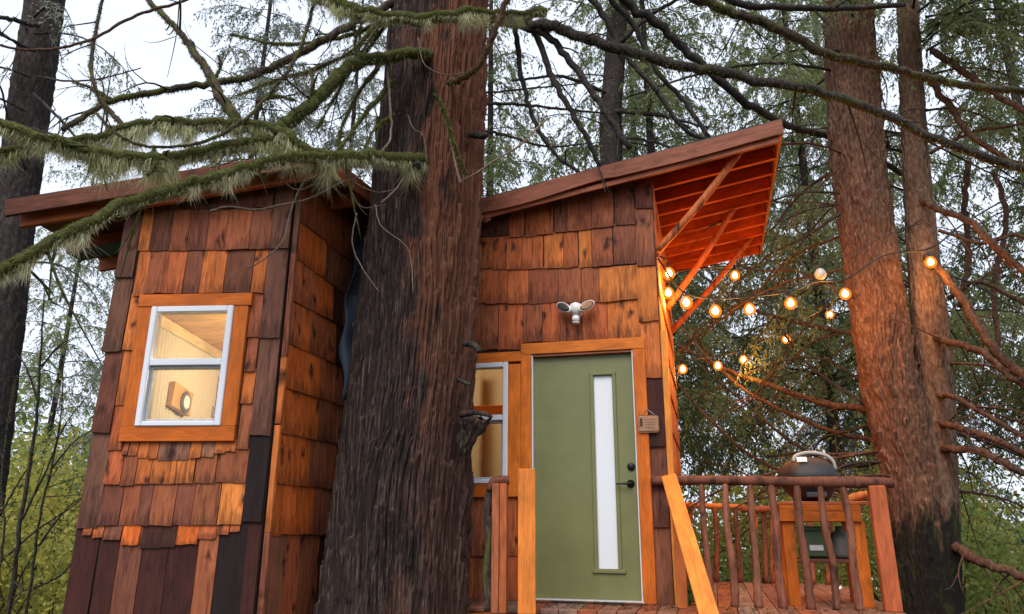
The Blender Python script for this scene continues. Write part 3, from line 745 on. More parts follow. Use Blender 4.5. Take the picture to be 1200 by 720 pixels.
# log braces under the overhang
def side_pt(px, py): u, z = CABSIDE.uz(px, py); return CABSIDE.pt(u, z, .03)
def brace(p, q, r, seed):
    m = (np.array(p) + np.array(q)) / 2 + A(0, 0, -.03); tube('brace', [p, m, q], [r, r * .95, r * .85], M_LOG, cabin, 10, .05, 12, tint('r'), seed)
brace(W.pt(.66, 3.90, .06), W.pt(1.42, cz_(1.42) + .03, .06), .034, 1)
brace(CABSIDE.pt(1.15, 3.72, .02), CABSIDE.pt(1.15, cz_(1.40) + .03, .76), .034, 2)
brace(CABSIDE.pt(2.15, 3.74, .02), CABSIDE.pt(2.15, cz_(1.62) + .03, .98), .034, 3)

# flood light over the door
fu, fz = W.uz(677, 372)
fl = empty('flood_light', W.pt(fu, fz, .03), 'white twin-head security flood light on the shingles above the green door', 'flood light')
lathe('mount', [(.052, 0), (.052, .015), (.035, .028), (.03, .05), (.001, .052)], M_WHITEP, fl, facing(fu, fz + .03, .03), 18)
m = W.mat(fu, fz + .045, .10)
lathe('body', [(.002, -.055), (.03, -.05), (.05, -.02), (.055, .015), (.045, .045), (.02, .058), (.002, .06)], M_WHITEP, fl, m, 18)
sn = lathe('sensor', [(.003, -.042), (.028, -.04), (.032, -.032), (.032, .022), (.02, .034), (.012, .04)], M_WHITEP, fl, W.mat(fu, fz - .045, .10), 18)
lathe('sensor_lens', [(.0335, -.022), (.0335, .006)], M_SILL, sn, W.mat(fu, fz - .045, .10), 18)
for s in (-1, 1):
    m = W.mat(fu + s * .098, fz + .062, .115) @ Matrix.Rotation(RAD(s * 22), 4, 'Z') @ Matrix.Rotation(RAD(-s * 32), 4, 'Y') @ Matrix.Rotation(RAD(84), 4, 'X')
    m = m @ Matrix.Diagonal((1.45, .72, 1, 1))
    h = lathe('lamp_head', [(.028, -.05), (.046, -.03), (.054, .0), (.055, .012), (.049, .016)], M_WHITEP, fl, m, 18)
    lathe('lamp_lens', [(.048, .0165), (.03, .0185), (.001, .019)], M_LENS if s > 0 else M_DARKP, h, m, 18)

# hanging wooden sign
su, sz = W.uz(760.5, 498)
sg = fbox('hanging_sign', W, su - .085, su + .085, sz - .07, sz + .07, .05, .066, M_TRIM, None, tint('g', .01), b=.012)
sg.color = (.36, .19, .11, 1)
tag(sg, 'small wooden sign with carved script hanging beside the green door', 'sign')
tube('cord', [W.pt(su - .05, sz + .07, .06), W.pt(su - .01, sz + .125, .05), W.pt(su + .055, sz + .07, .06)], .003, M_GREYH, sg, 6)
fbox('picture_mark', W, su - .068, su - .045, sz - .02, sz + .045, .066, .0675, M_INK, sg, b=0)
for j in range(4):
    uu = su - .03 + .008 * (j > 1); pts = []; zz = sz + .035 - j * .022
    L_ = .09 - .006 * j
    for i in range(34):
        t = i / 33; pts.append(W.pt(uu + L_ * t, zz + .0042 * math.sin(t * 46 + j * 2) * (.5 + .5 * math.sin(t * 13 + j)) , .0675))
    tube('script_line', pts, .0011, M_INK, sg, 4)

# ================================================================== deck
deck = empty('deck', W.pt(.4, DECK), 'weathered red-brown plank deck in front of and beside the cabin', kind='structure')
DU0, DU1, DF, DBK = -1.25, 2.22, .62, -2.66
u = DU0
while u < DU1 - .02:
    e = min(u + .138, DU1)
    front = DF + random.uniform(-.006, .006)
    if e < CU1 + .06: n1 = .061 if u < .62 else .04
    else: n1 = DBK
    if u < CU1 + .06 < e: n1 = .061
    beam('plank', W.pt((u + e) / 2, DECK - .016, front), W.pt((u + e) / 2, DECK - .016, n1), e - u - .006, .032, M_PLANK, deck, tint(random.choice('ggbp'), .15), side=W.u, b=.003)
    u = e
beam('rim_board', W.pt(DU0, DECK - .105, DF - .03), W.pt(DU1, DECK - .105, DF - .03), .14, .04, M_POST, deck, tint('o'), side=(0, 0, 1))
beam('rim_board', W.pt(DU1 - .025, DECK - .105, DF - .06), W.pt(DU1 - .025, DECK - .105, DBK + .02), .14, .04, M_POST, deck, tint('o'), side=(0, 0, 1))
for n in (.2, -.6, -1.4, -2.2):
    beam('joist', W.pt(.74 if n < .1 else DU0 + .03, DECK - .11, n), W.pt(DU1 - .06, DECK - .11, n), .14, .045, M_POST, deck, tint('b'), side=(0, 0, 1))
for (u, n) in ((DU1 - .12, .45), (DU1 - .12, -1.2), (DU1 - .12, -2.5), (.8, .45), (.8, -2.5), (-1.1, .45)):
    beam('support_post', W.pt(u, -.4, n), W.pt(u, DECK - .182, n), .12, .12, M_POST, deck, tint('b'), side=W.u)

# near railing of peeled logs, in line with the front wall
RN = .06
def log_rail(name, label, posts):
    r = empty(name, W.pt(1.4, DECK, RN), label, 'railing'); return r
rail = empty('log_railing', W.pt(1.4, DECK, RN), 'rustic railing of peeled log balusters in front of the covered grill', 'railing')
def rp(px, py, n=RN):
    w = PP(px, py, W.pt(0, 0, n), W.n); return w
ztr = rp(900, 565)[2]
a_, b_ = rp(763, 563.5), rp(1047, 566)
tube('top_rail', [a_, rp(840, 563), rp(930, 565), rp(1000, 565.5), b_], [.038, .036, .037, .042, .034], M_LOG, rail, 12, .07, 40, tint('d'), 5)
bal = [((822, 570), (836, 718), .024), ((850, 570), (862, 719), .027), ((879, 570), (890, 719), .028), ((903, 570), (919, 719), .030), ((934, 569), (951, 719), .031), ((961, 568), (981, 719), .027), ((987, 570), (1008, 717), .028)]
for i, (t_, b2, r) in enumerate(bal):
    p, q = rp(*t_), rp(*b2); q[2] = DECK - .003; p[2] = ztr - .01
    m1 = p * .66 + q * .34 + A(random.uniform(-.018, .018), 0, 0); m2 = p * .33 + q * .67 + A(random.uniform(-.02, .02), 0, 0)
    tube('baluster', [p, m1, m2, q], [r * .85, r, r * 1.05, r * 1.15], M_LOG, rail, 10, .16, 34, tint('q', .3), 20 + i)
p, q = rp(1026, 569), rp(1047, 719); q[2] = DECK - .002; p[2] = ztr - .035
tube('twig_stub', [rp(978, 693), rp(986, 688)], [.012, .010], M_LOG, rail, 6)
beam('corner_post', q - CAB.n * .0, p, .115, .095, M_POST, rail, tint('r'), side=W.u, b=.008)
# far railing at the back of the deck
NF = -2.55
frail = empty('back_railing', W.pt(1.4, DECK, NF), 'distant log railing along the back edge of the deck', 'railing')
a_, m_, b_ = rp(800, 592, NF), rp(862, 594, NF), rp(1005, 597, NF)
tube('top_rail', [a_, rp(873, 594.5, NF)], .030, M_TRIM, frail, 8, .02, 6, tint('O'), 1)
tube('top_rail', [rp(868, 597, NF + .06), b_], .034, M_LOG, frail, 8, .05, 12, tint('b'), 2)
zf = a_[2]
for i, (x0, x1, c) in enumerate(((810, 806, 'b'), (838, 839, 'b'), (862, 868, 'l'), (886, 889, 'o'), (895, 897, 'l'), (906, 905, 'b'), (927, 930, 'b'), (950, 953, 'l'), (973, 970, 'b'))):
    p, q = rp(x0, 600, NF), rp(x1, 681, NF); q[2] = DECK - .002; p[2] = zf - .01
    tube('baluster', [p, (p + q) / 2 + A(random.uniform(-.03, .03), 0, 0), q], [.026, .028, .030], M_LOG, frail, 8, .08, 12, tint(c), 60 + i)
# stair hand rails towards the viewer
hr = empty('stair_handrail', W.pt(.66, DECK, .3), 'pale sloping stair handrail on a brown post right of the door', 'handrail')
p, q = PY(784, 559, 5.93), PY(838, 745, 4.5)
beam('rail_board', p, q, .115, .042, M_TRIM, hr, tint('y', .02), side=(1, -.15, .25))
pp = PY(793, 585, 5.84); pb = pp.copy(); pb[2] = DECK - .002
beam('post', pb, pp + A(0, 0, -.02), .075, .075, M_POST, hr, tint('o'), side=W.u)
beam('lower_post', A(q[0], q[1] + .05, .05), q + A(0, .05, -.03), .08, .08, M_POST, hr, tint('o'), side=W.u)
lp = empty('pale_post', W.pt(-.5, DECK, .35), 'pale unstained square post standing left of the green door', 'post')
q = PZ(617.5, 719, DECK); q[2] = DECK - .002; p = PY(617, 550, q[1])
beam('shaft', q, A(q[0], q[1], p[2]), .122, .09, M_TRIM, lp, tint('y', .02), side=(1, -.05, 0))
fp = empty('fluted_post', W.pt(-.75, DECK, .4), 'reddish grooved post bound to a gnarled driftwood log beside the trunk', 'post')
q = PZ(585, 718, DECK); q[2] = DECK - .002; ztp = PY(587, 567, q[1])[2]
for k_ in range(2):
    o_ = A((k_ - .5) * .055, 0, 0); beam('shaft', q + o_, A(q[0], q[1], ztp) + o_, .052, .10, M_POST, fp, tint('r' if k_ else 'b'), side=(1, -.1, 0))
dw = [PY(574, 716, q[1] + .02), PY(571, 670, q[1] + .02), PY(573, 630, q[1]), PY(571, 600, q[1]), PY(574, 573, q[1])]
tube('driftwood', dw, [.036, .03, .027, .03, .024], M_LIMB, fp, 10, .22, 34, None, 3)
tube('driftwood', [PY(572, 575, q[1] - .02), PY(577, 566, q[1] - .02), PY(584, 563, q[1] - .02), PY(597, 562.5, q[1] - .02)], [.022, .027, .03, .032], M_LOG, fp, 10, .15, 14, tint('d'), 4)

# grill table
TBL = empty('grill_table', W.pt(1.85, DECK, -.35), 'orange-stained timber table carrying the covered grill', 'table')
tu0, tu1, tn0, tn1 = 1.47, 2.06, -.12, -.72
tz = PP(960, 590, W.pt(0, 0, tn0), W.n)[2]
for i in range(5):
    a = tn0 - i * (tn0 - tn1) / 5
    beam('top_board', W.pt(tu0 - .03, tz, a - .06), W.pt(tu1 + .06, tz, a - .06), .113, .028, M_PLANK, TBL, tint('r'), side=W.n)
for a, b2 in (((tu0, tn0 - .02), (tu1, tn0 - .02)), ((tu0, tn1 + .02), (tu1, tn1 + .02))):
    beam('apron', W.pt(a[0], tz - .075, a[1]), W.pt(b2[0], tz - .075, b2[1]), .12, .04, M_POST, TBL, tint('t'), side=(0, 0, 1))
for u in (tu0 + .02, tu1 - .02):
    beam('apron', W.pt(u, tz - .075, tn0 - .045), W.pt(u, tz - .075, tn1 + .045), .115, .04, M_POST, TBL, tint('o'), side=(0, 0, 1))
for (u, n) in ((tu0 + .06, tn0 - .08), (tu1 - .02, tn0 - .08), (tu0 + .06, tn1 + .08), (tu1 - .02, tn1 + .08)):
    beam('leg', W.pt(u, DECK - .001, n), W.pt(u, tz - .136, n), .085, .085, M_POST, TBL, tint('t'), side=W.u)
shz = PP(960, 655, W.pt(0, 0, tn0 - .1), W.n)[2]
beam('shelf', W.pt(tu0 + .1, shz - .015, -.42), W.pt(tu1 - .06, shz - .015, -.42), .52, .025, M_PLANK, TBL, tint('d'), side=W.n)
gb = fbox('storage_tin', W, 1.62, 1.84, shz, shz + .22, -.50, -.24, M_GREENTIN, None, b=.02)
tag(gb, 'dull green storage tin on the shelf under the grill table', 'tin')
fbox('lid', W, 1.615, 1.845, shz + .2, shz + .24, -.505, -.235, M_GREENTIN, gb, b=.01)
fbox('tin_label', W, 1.68, 1.78, shz + .06, shz + .10, -.238, -.2345, M_SILL, gb, b=0)
bt = lathe('gas_bottle', [(.05, 0), (.075, .01), (.08, .03), (.08, .15), (.065, .19), (.03, .205), (.03, .24), (.002, .245)], M_SILLDARK, None, Matrix.Translation(Vector(W.pt(1.93, shz, -.38))), 16)
tag(bt, 'dull grey gas bottle standing beside the green tin under the table', 'bottle')
tube('valve', [W.pt(1.90, shz + .225, -.38), W.pt(1.96, shz + .225, -.38)], .012, M_BLACK, bt, 8)
# covered kettle grill
gx = W.pt(1.745, tz + .016, -.36)
grill = empty('kettle_grill', gx, 'black covered kettle grill with a pale loop handle on the timber table', 'grill')
prof = [(.11, .0), (.16, .05), (.205, .12), (.232, .17), (.236, .20), (.225, .23), (.205, .27), (.165, .315), (.10, .345), (.02, .355)]
v, f = lathe_vf(prof, 28); g2 = np.random.default_rng(5)
v = np.array(v); ang = np.arctan2(v[:, 1], v[:, 0])
v[:, :2] *= (1 + .035 * np.sin(ang * 5 + 1) * (v[:, 2:3][:, 0] > .1) + .02 * np.sin(ang * 9 + v[:, 2] * 20))[:, None]
obj('cover', mesh('cover', v, f, M_COVER, True), grill, Matrix.Translation(Vector(gx)))
GM = W.rot.copy(); GM.translation = Vector(gx)
hp = [GM @ Vector(q) for q in ((-.115, -.12, .31), (-.10, -.10, .355), (.0, -.06, .385), (.12, -.05, .37), (.185, -.05, .32), (.20, -.05, .25))]
tube('handle', [tuple(q) for q in hp], [.012, .016, .016, .016, .015, .012], M_GREYH, grill, 10, 0, 24)
mw = GM @ Matrix.Translation((-.06, -.165, .325)) @ Matrix.Rotation(RAD(-40), 4, 'X')
box('paper_tag', (.075, .003, .05), M_WHITEP, grill, mw, 0)
mw = GM @ Matrix.Translation((.02, -.18, .05)); box('vent_plate', (.15, .05, .04), M_DARKP, grill, mw, .006)
for s in (-1, 1): box('foot', (.05, .2, .02), M_BLACK, grill, GM @ Matrix.Translation((s * .09, 0, .005)), .003)
jg = tube('driftwood_stick', [W.pt(2.0, tz + .03, -.3), W.pt(2.06, tz + .05, -.26), W.pt(2.16, tz + .075, -.2)], [.03, .035, .025], M_LOG, None, 9, .12, 12, tint('O'), 8)
tag(jg, 'short orange log lying at the right end of the grill table', 'log')
# litter on the boards
def litter():
    n = 900; V, Fc = [], []
    for i in range(n):
        u = random.uniform(-1.2, 2.15); nn = random.uniform(-.0, .58) if random.random() < .75 else random.uniform(-2.4, .5)
        if nn < .09 and u < .72: nn = random.uniform(.17, .5) if random.random() < .5 else random.uniform(.09, .2)
        c = W.pt(u, DECK + .004 + random.uniform(0, .006), nn); a = random.uniform(0, 6.3); l = random.uniform(.01, .035); w = random.uniform(.002, .006)
        d = A(math.cos(a), math.sin(a), random.uniform(-.1, .25)) * l; s = A(-math.sin(a), math.cos(a), 0) * w
        k_ = len(V); V += [c - d - s, c - d + s, c + d + s, c + d - s]; Fc.append((k_, k_ + 1, k_ + 2, k_ + 3))
    tag(obj('needle_litter', mesh('needle_litter', np.array(V), np.array(Fc), M_LITTER)), 'dry brown needles and twigs scattered on the deck boards', 'litter', kind='stuff')
litter()
for i, (p, q, lb) in enumerate(((W.uz(652, 706), W.uz(690, 709), 'dry stick lying on the deck against the door sill, left of centre'),
                               (W.uz(700, 708), W.uz(735, 705), 'dry stick lying on the deck at the right end of the door sill'))):
    st = tube('fallen_stick', [W.pt(p[0], DECK + .012, .19), W.pt((p[0] + q[0]) / 2, DECK + .014, .205), W.pt(q[0], DECK + .011, .19 + .01 * i)], .009, M_LIMBDARK, None, 6, .2, 10, None, i)
    tag(st, lb, 'stick')

# ================================================================== string lights
def strand(label, pts, bulbs, power, cord_r=.009):
    """pts: (px, py, Y) hang points; bulbs: (px, py, Y, lit)"""
    P = np.array([PY(*q) for q in pts]); s = empty('string_light', P[0], label, 'string light', 'string lights over the deck')
    tube('cord', P, cord_r, M_CORD, s, 5, 0, max(12, len(pts) * 6))
    for (px, py, Y, on) in bulbs:
        c = PY(px, py, Y); m = Matrix.Translation(Vector(c))
        so = lathe('socket', [(.004, .075), (.015, .07), (.016, .03), (.012, .022)], M_CORD, s, m, 10)
        gl = lathe('bulb', [(.012, .030), (.030, .020), (.050, -.008), (.057, -.034), (.050, -.062), (.028, -.084), (.002, -.090)], M_AMBER if on else M_BULBOFF, so, m, 16)  # lit bulbs get an oversized glowing shell that stands in for lens halo
        if on: lathe('filament', [(.004, .012), (.016, .0), (.028, -.018), (.031, -.034), (.026, -.050), (.012, -.062), (.001, -.064)], M_BULB, so, m, 14)
        if on:
            li = bpy.data.lights.new('bulb_light', 'POINT'); li.energy = power * on; li.color = (1, .40, .085); li.shadow_soft_size = .033
            lo = bpy.data.objects.new('bulb_light', li); lo.location = Vector(c) - Vector((0, 0, .13)); COL.objects.link(lo)
            lo.parent = so; lo.matrix_parent_inverse = WORLDS[so.name].inverted()
strand('front string of lit bulbs running from the cabin corner to the right trees',
       [(771, 303, 6.0), (800, 342, 6.3), (838, 350, 6.5), (878, 348, 6.6), (926, 342, 6.7), (958, 330, 6.9), (990, 328, 7.0), (1035, 300, 6.95), (1090, 291, 6.95), (1130, 262, 7.1), (1210, 215, 7.0)],
       [(804, 351, 6.3, 1), (838, 361, 6.5, 1), (878, 359, 6.6, 1.2), (926, 352, 6.7, 1.3), (990, 341, 7.0, 1.6), (1090, 304, 6.95, 1.2)], 8.0)
strand('rear string of small lit bulbs sagging behind the deck toward the fir',
       [(790, 418, 8.9), (800, 422, 8.9), (841, 417, 9.0), (871, 410, 9.1), (921, 386, 9.2), (972, 357, 9.3), (1010, 330, 9.2)],
       [(800, 430, 8.9, 1), (841, 426, 9.0, 1), (871, 419, 9.1, 1), (921, 395, 9.2, 1), (972, 366, 9.3, 1.2)], 8.0)
strand('short string of bulbs tucked under the cabin eave beside the wall',
       [(772, 300, 6.35), (783, 308, 6.4), (781, 330, 6.9), (790, 318, 7.6), (861, 312, 8.2), (890, 309, 8.6)],
       [(783.5, 317, 6.4, 1.6), (783, 340, 6.9, 1.6), (861, 320, 8.2, 1)], 6.5)
strand('thin dark wire with one unlit bulb strung above the lit bulbs',
       [(806, 318, 7.2), (860, 316, 7.0), (920, 316, 6.9), (961, 309, 6.9), (990, 300, 6.9), (1035, 278, 7.0), (1075, 262, 7.2)],
       [(961, 318, 6.9, 0)], 1, .004)

# ================================================================== trees
def vnoise(g, x, y, px):
    """value noise; x periodic with period px cells"""
    xi = np.floor(x).astype(int); yi = np.floor(y).astype(int); fx = x - xi; fy = y - yi
    fx = fx * fx * (3 - 2 * fx); fy = fy * fy * (3 - 2 * fy); H = g.shape[1]
    a = g[xi % px, yi % H]; b = g[(xi + 1) % px, yi % H]; c = g[xi % px, (yi + 1) % H]; d = g[(xi + 1) % px, (yi + 1) % H]
    return (a * (1 - fx) + b * fx) * (1 - fy) + (c * (1 - fx) + d * fx) * fy
def strips(th, z, N, L, wander, seed, lift=.35, wl=.8, sharp=5.0):
    """long bark strips: each strip broken into pieces of uneven height and thickness"""
    r = np.random.default_rng(seed); g = r.random((8, 64)); s = th / (2 * math.pi) * N
    s = s + wander * (vnoise(g, th / (2 * math.pi) * 8, z / wl, 8) - .5) + .22 * wander * (vnoise(g, th / (2 * math.pi) * 8, z / wl * 3.7 + 9, 8) - .5)
    i = np.floor(s).astype(int) % N; fr = s - np.floor(s)
    Ls = L * r.uniform(.5, 1.6, N); off = r.uniform(0, 5, N); zz = z / Ls[i] + off[i]; j = np.floor(zz).astype(int) % 97; fz = zz - np.floor(zz)
    h = r.random((N, 97))[i, j] ** 1.4; lean = r.uniform(-.5, .5, (N, 97))[i, j]
    prof = (1 - np.abs(2 * fr - 1) ** sharp) * (1 + lean * (2 * fr - 1))
    return prof * (.12 + .88 * h) * (1 - lift + lift * fz)
def trunk_mesh(name, axis, rad, na, nz, relief, mat, flutes=None, org=None, zfine=6.8):
    """axis: (x, y, z) points; rad: same length; relief(th, z) -> metres outwards. finer mesh on the lower, nearer side"""
    a = np.c_[np.array(axis, float), rad]; a = a[np.argsort(a[:, 2])]; d = spline(a, 400); d = d[np.argsort(d[:, 2])]
    zt = a[-1, 2]; zf = min(zfine, zt); zs = np.linspace(a[0, 2], zf, nz)
    if zt > zf + .1: zs = np.r_[zs, np.linspace(zf, zt, 40)[1:]]
    q = np.stack([np.interp(zs, d[:, 2], d[:, k_]) for k_ in range(4)], -1); nz = len(zs)
    n1 = int(na * .74); c0 = -math.pi / 2 + .15; th = np.r_[np.linspace(c0 - 1.75, c0 + 1.75, n1, endpoint=False), np.linspace(c0 + 1.75, c0 - 1.75 + 2 * math.pi, na - n1, endpoint=False)]
    T, Z = np.meshgrid(th % (2 * math.pi), q[:, 2]); R = q[:, 3][:, None] + 0 * T
    if flutes is not None: R = R * flutes(T, Z)
    R = R + relief(T, Z)
    V = np.stack([q[:, 0][:, None] + R * np.cos(T), q[:, 1][:, None] + R * np.sin(T), Z], -1).reshape(-1, 3)
    i = np.arange(nz - 1)[:, None] * na; j = np.arange(na)[None]
    f = np.stack([i + j, i + (j + 1) % na, i + na + (j + 1) % na, i + na + j], -1).reshape(-1, 4)
    return mesh(name, V - np.array(org), f, mat, False)

# ---- the great cedar between the two buildings
TY = 5.66
def tc(xl, xr, y):
    a, b = PY(xl, y, TY), PY(xr, y, TY); return [(a[0] + b[0]) / 2, TY, (a[2] + b[2]) / 2], (b[0] - a[0]) / 2
ax, rd = [], []
for xl, xr, y in ((340, 557, 900), (352, 554, 790), (366, 551, 715), (382, 552, 600), (396, 553, 500), (415, 561, 380), (431, 567, 250), (445, 571, 120), (455, 573, 20), (470, 578, -150)):
    c, r = tc(xl, xr, y); ax.append(c); rd.append(r * .955)
ax[0][2] = -.35; rd[0] = rd[1] * 1.12
c = list(ax[-1]); c[2] += 3.2; ax.append(c); rd.append(rd[-1] * .8)
c = list(ax[-1]); c[2] += 8; ax.append(c); rd.append(rd[-1] * .55)
ORG = A(ax[2][0], TY, 0)
gt = empty('great_cedar', ORG, 'massive furrowed cedar trunk with mossy limbs growing between the hut and cabin', 'tree')
fg_ = np.random.default_rng(3).random((7, 64))
def crelief(T, Z):
    b = .044 * strips(T, Z, 64, .8, 2.4, 4, .4) + .034 * strips(T, Z, 124, .40, 4.6, 5, .5, .6) + .016 * strips(T, Z, 190, .17, 7.0, 6, .5, .5)
    gg = np.random.default_rng(8).random((260, 400)); b += .006 * (vnoise(gg, T / (2 * math.pi) * 260, Z * 26, 260) - .5)
    return b - .05
def cflute(T, Z):
    k_ = np.clip((3.2 - Z) / 3.2, 0, 1)
    return 1 + .035 * np.sin(T * 5 + .7 + Z * .15) + .05 * k_ * np.sin(T * 7 + 2.1) + .045 * (vnoise(fg_, T / (2 * math.pi) * 7, Z * .9, 7) - .5) * 2
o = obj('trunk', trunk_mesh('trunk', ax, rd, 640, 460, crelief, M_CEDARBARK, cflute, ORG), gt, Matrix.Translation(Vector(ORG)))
AXQ = spline(np.c_[np.array(ax), rd], 200)
def trunk_at(z): i = int(np.argmin(np.abs(AXQ[:, 2] - z))); return AXQ[i]

def blades(P, Dn, ln, wd, up=None, g=None, curl=.25):
    """hanging ribbons of two quads each, at points P, hanging along Dn"""
    n = len(P); g = g or rng; a = g.uniform(0, 2 * math.pi, n); s = np.stack([np.cos(a), np.sin(a), 0 * a], -1) * (wd[:, None] / 2)
    c = np.stack([g.normal(0, curl, n), g.normal(0, curl, n), 0 * a], -1)
    m = P + (Dn + c * .5) * (ln * .55)[:, None]; e = P + (Dn + c) * ln[:, None]
    V = np.stack([P - s, P + s, m + s * .75, m - s * .75, e], 1).reshape(-1, 3); k_ = np.arange(n)[:, None] * 5
    f = np.vstack([np.hstack([k_, k_ + 1, k_ + 2]), np.hstack([k_, k_ + 2, k_ + 3]), np.hstack([k_ + 3, k_ + 2, k_ + 4])])
    return V, f
def moss_on(parent, P, R, hang=700, fuzz=2600, ln=(.03, .10), clump=1.0, seed=0):
    g = np.random.default_rng(seed); P = np.asarray(P); seg = np.linalg.norm(np.diff(P, axis=0), axis=1); L_ = seg.sum(); cum = np.r_[0, np.cumsum(seg)]
    def samp(n):
        t = np.sort(g.uniform(0, L_, n)); i = np.clip(np.searchsorted(cum, t, 'right') - 1, 0, len(seg) - 1); f = ((t - cum[i]) / seg[i])[:, None]
        d = P[i + 1] - P[i]; return P[i] * (1 - f) + P[i + 1] * f, d / np.linalg.norm(d, axis=1)[:, None], (R[i] * (1 - f[:, 0]) + R[i + 1] * f[:, 0]), t
    V, Fc, k_ = [], [], 0
    n = int(fuzz * L_)
    if n:
        p, d, r, t = samp(n); kp = (np.sin(t * 6.1 + seed * 2) + np.sin(t * 15 + seed) + g.normal(0, .6, n)) > -.9; p, d, r, t = p[kp], d[kp], r[kp], t[kp]; n = len(p); a = g.uniform(0, 2 * math.pi, n); s = np.cross(d, A(0, 0, 1)); s /= np.linalg.norm(s, axis=1)[:, None] + 1e-6; u_ = np.cross(s, d)
        nrm = s * np.cos(a)[:, None] + u_ * np.sin(a)[:, None]; v, f = blades(p + nrm * (r * .9)[:, None], nrm * .8 + A(0, 0, -.35), g.uniform(.008, .024, n), g.uniform(.003, .007, n), g=g)
        V.append(v); Fc.append(f + k_); k_ += len(v); HV, HF = None, None
    n = int(hang * L_)
    if n:
        p, d, r, t = samp(n); s = np.cross(d, A(0, 0, 1)); s /= np.linalg.norm(s, axis=1)[:, None] + 1e-6
        cl = .42 + .42 * np.sin(t * 5.3 + seed) + .35 * np.sin(t * 17 + 2 * seed) + .25 * np.sin(t * 41 + seed); cl = np.clip(cl, .30, 1.25) ** clump
        p = p + s * (g.uniform(-1, 1, n) * r * .85)[:, None] + A(0, 0, -1) * (r * .45)[:, None]
        v, f = blades(p, np.tile(A(0, 0, -1), (n, 1)), (ln[0] + (ln[1] - ln[0]) * g.random(n) ** 1.6) * cl, g.uniform(.002, .0055, n), g=g, curl=.34)
        c = P.mean(0); obj('hanging_moss', mesh('hanging_moss', v - c, f, M_MOSSHANG), parent, Matrix.Translation(Vector(c)))['kind'] = 'stuff'
    c = P.mean(0); return obj('moss', mesh('moss', np.vstack(V) - c, np.vstack(Fc), M_MOSS), parent, Matrix.Translation(Vector(c)))

TWIGS = []
def limb(tree, pts, r0, r1, mat, moss=None, seg=9, rough=.10, seed=0, twigs=0, tl=(.15, .5), name='branch', wob=.0, tmat=None):
    """pts: (px, py, Y) along a limb; real radius r0 at the root to r1 at the tip"""
    P = np.array([PY(*q) if len(q) == 3 else np.array(q[:3]) for q in pts]); n = max(14, len(pts) * 6)
    rr = np.linspace(r0, r1, len(P)); q = spline(np.c_[P, rr], n); g = np.random.default_rng(seed + 100)
    q[1:-1, :3] += g.normal(0, 1, (n - 2, 3)) * (q[1:-1, 3:4] * .22 + wob)
    q[:, 3] = np.maximum(q[:, 3], .0015)
    o = tube(name, q[:, :3], q[:, 3], mat, tree, seg, rough, None, None, seed)
    if moss: moss_on(o, q[:, :3], q[:, 3], *moss, seed=seed)
    for k_ in range(twigs):
        i = g.integers(int(n * .15), n - 1); b = q[i, :3]; d = q[min(i + 1, n - 1), :3] - q[i - 1, :3]; d /= np.linalg.norm(d) + 1e-6
        v = d * g.uniform(.2, .9) + g.normal(0, .55, 3) + A(0, 0, -.25); v /= np.linalg.norm(v); L_ = g.uniform(*tl)
        a1 = b + v * L_ * .5 + g.normal(0, .04 * L_, 3); a2 = b + v * L_ + A(0, 0, -.12 * L_) + g.normal(0, .12 * L_, 3)
        rt = min(q[i, 3] * .5, .009); tube('twig', [b, a1, a2], [rt, rt * .7, rt * .3], tmat or mat, o, 5, .1, 7, None, seed + k_)
        if L_ > tl[1] * .5:
            w = v + g.normal(0, .6, 3); w /= np.linalg.norm(w); tube('twig', [a1, a1 + w * L_ * .3 + A(0, 0, -.03), a1 + w * L_ * .5], [rt * .6, rt * .45, rt * .2], tmat or mat, o, 4, .1, 6, None, seed + k_ + 50)
    return o, q
HH = (4200, 5200, (.06, .27))
MM = (700, 4200, (.02, .09))
G = gt
# mossy limbs sweeping left over the hut
limb(G, [(500, 190, 5.35), (478, 188, 5.05), (430, 185, 4.85), (367, 181, 4.62), (333, 157, 4.55), (283, 147, 4.45), (233, 147, 4.35), (180, 143, 4.25), (147, 149, 4.2), (110, 163, 4.1), (50, 170, 3.95), (-30, 186, 3.8)], .056, .022, M_MOSSLIMB, HH, seed=1, twigs=5)
limb(G, [(345, 165, 4.58), (310, 164, 4.5), (283, 168, 4.42), (213, 183, 4.2), (167, 187, 4.05), (100, 177, 3.9), (50, 162, 3.75), (-30, 135, 3.6)], .042, .034, M_MOSSLIMB, HH, seed=2, twigs=5)
limb(G, [(390, 183, 4.68), (350, 183, 4.45), (300, 193, 4.25), (253, 207, 4.05), (200, 223, 3.85), (143, 241, 3.65), (100, 263, 3.5), (50, 290, 3.35), (-20, 330, 3.2)], .034, .030, M_MOSSLIMB, (2600, 5000, (.03, .15)), seed=3, twigs=5)
limb(G, [(510, 66, 5.45), (493, 64, 5.15), (433, 68, 5.0), (400, 85, 4.9), (367, 120, 4.75), (340, 142, 4.6), (325, 154, 4.55)], .044, .048, M_MOSSLIMB, MM, seed=4, twigs=3)
limb(G, [(277, 142, 4.45), (262, 118, 4.5), (247, 90, 4.6), (220, 50, 4.75), (200, 27, 4.85), (165, -10, 5.0)], .040, .016, M_LIMB, (60, 1500, (.02, .05)), seed=5, twigs=5)
limb(G, [(470, -5, 5.5), (440, 16, 5.4), (400, 35, 5.3), (333, 73, 5.2), (293, 90, 5.1), (233, 100, 5.0), (187, 108, 4.9), (130, 118, 4.8), (95, 138, 4.7), (73, 152, 4.6)], .036, .018, M_LIMB, (80, 1500, (.02, .05)), seed=6, twigs=7)
limb(G, [(240, -20, 4.8), (217, 0, 4.7), (160, 18, 4.5), (110, 45, 4.4), (67, 57, 4.3), (23, 58, 4.2), (-20, 48, 4.1)], .012, .008, M_LIMBRED, None, seed=7, twigs=6)
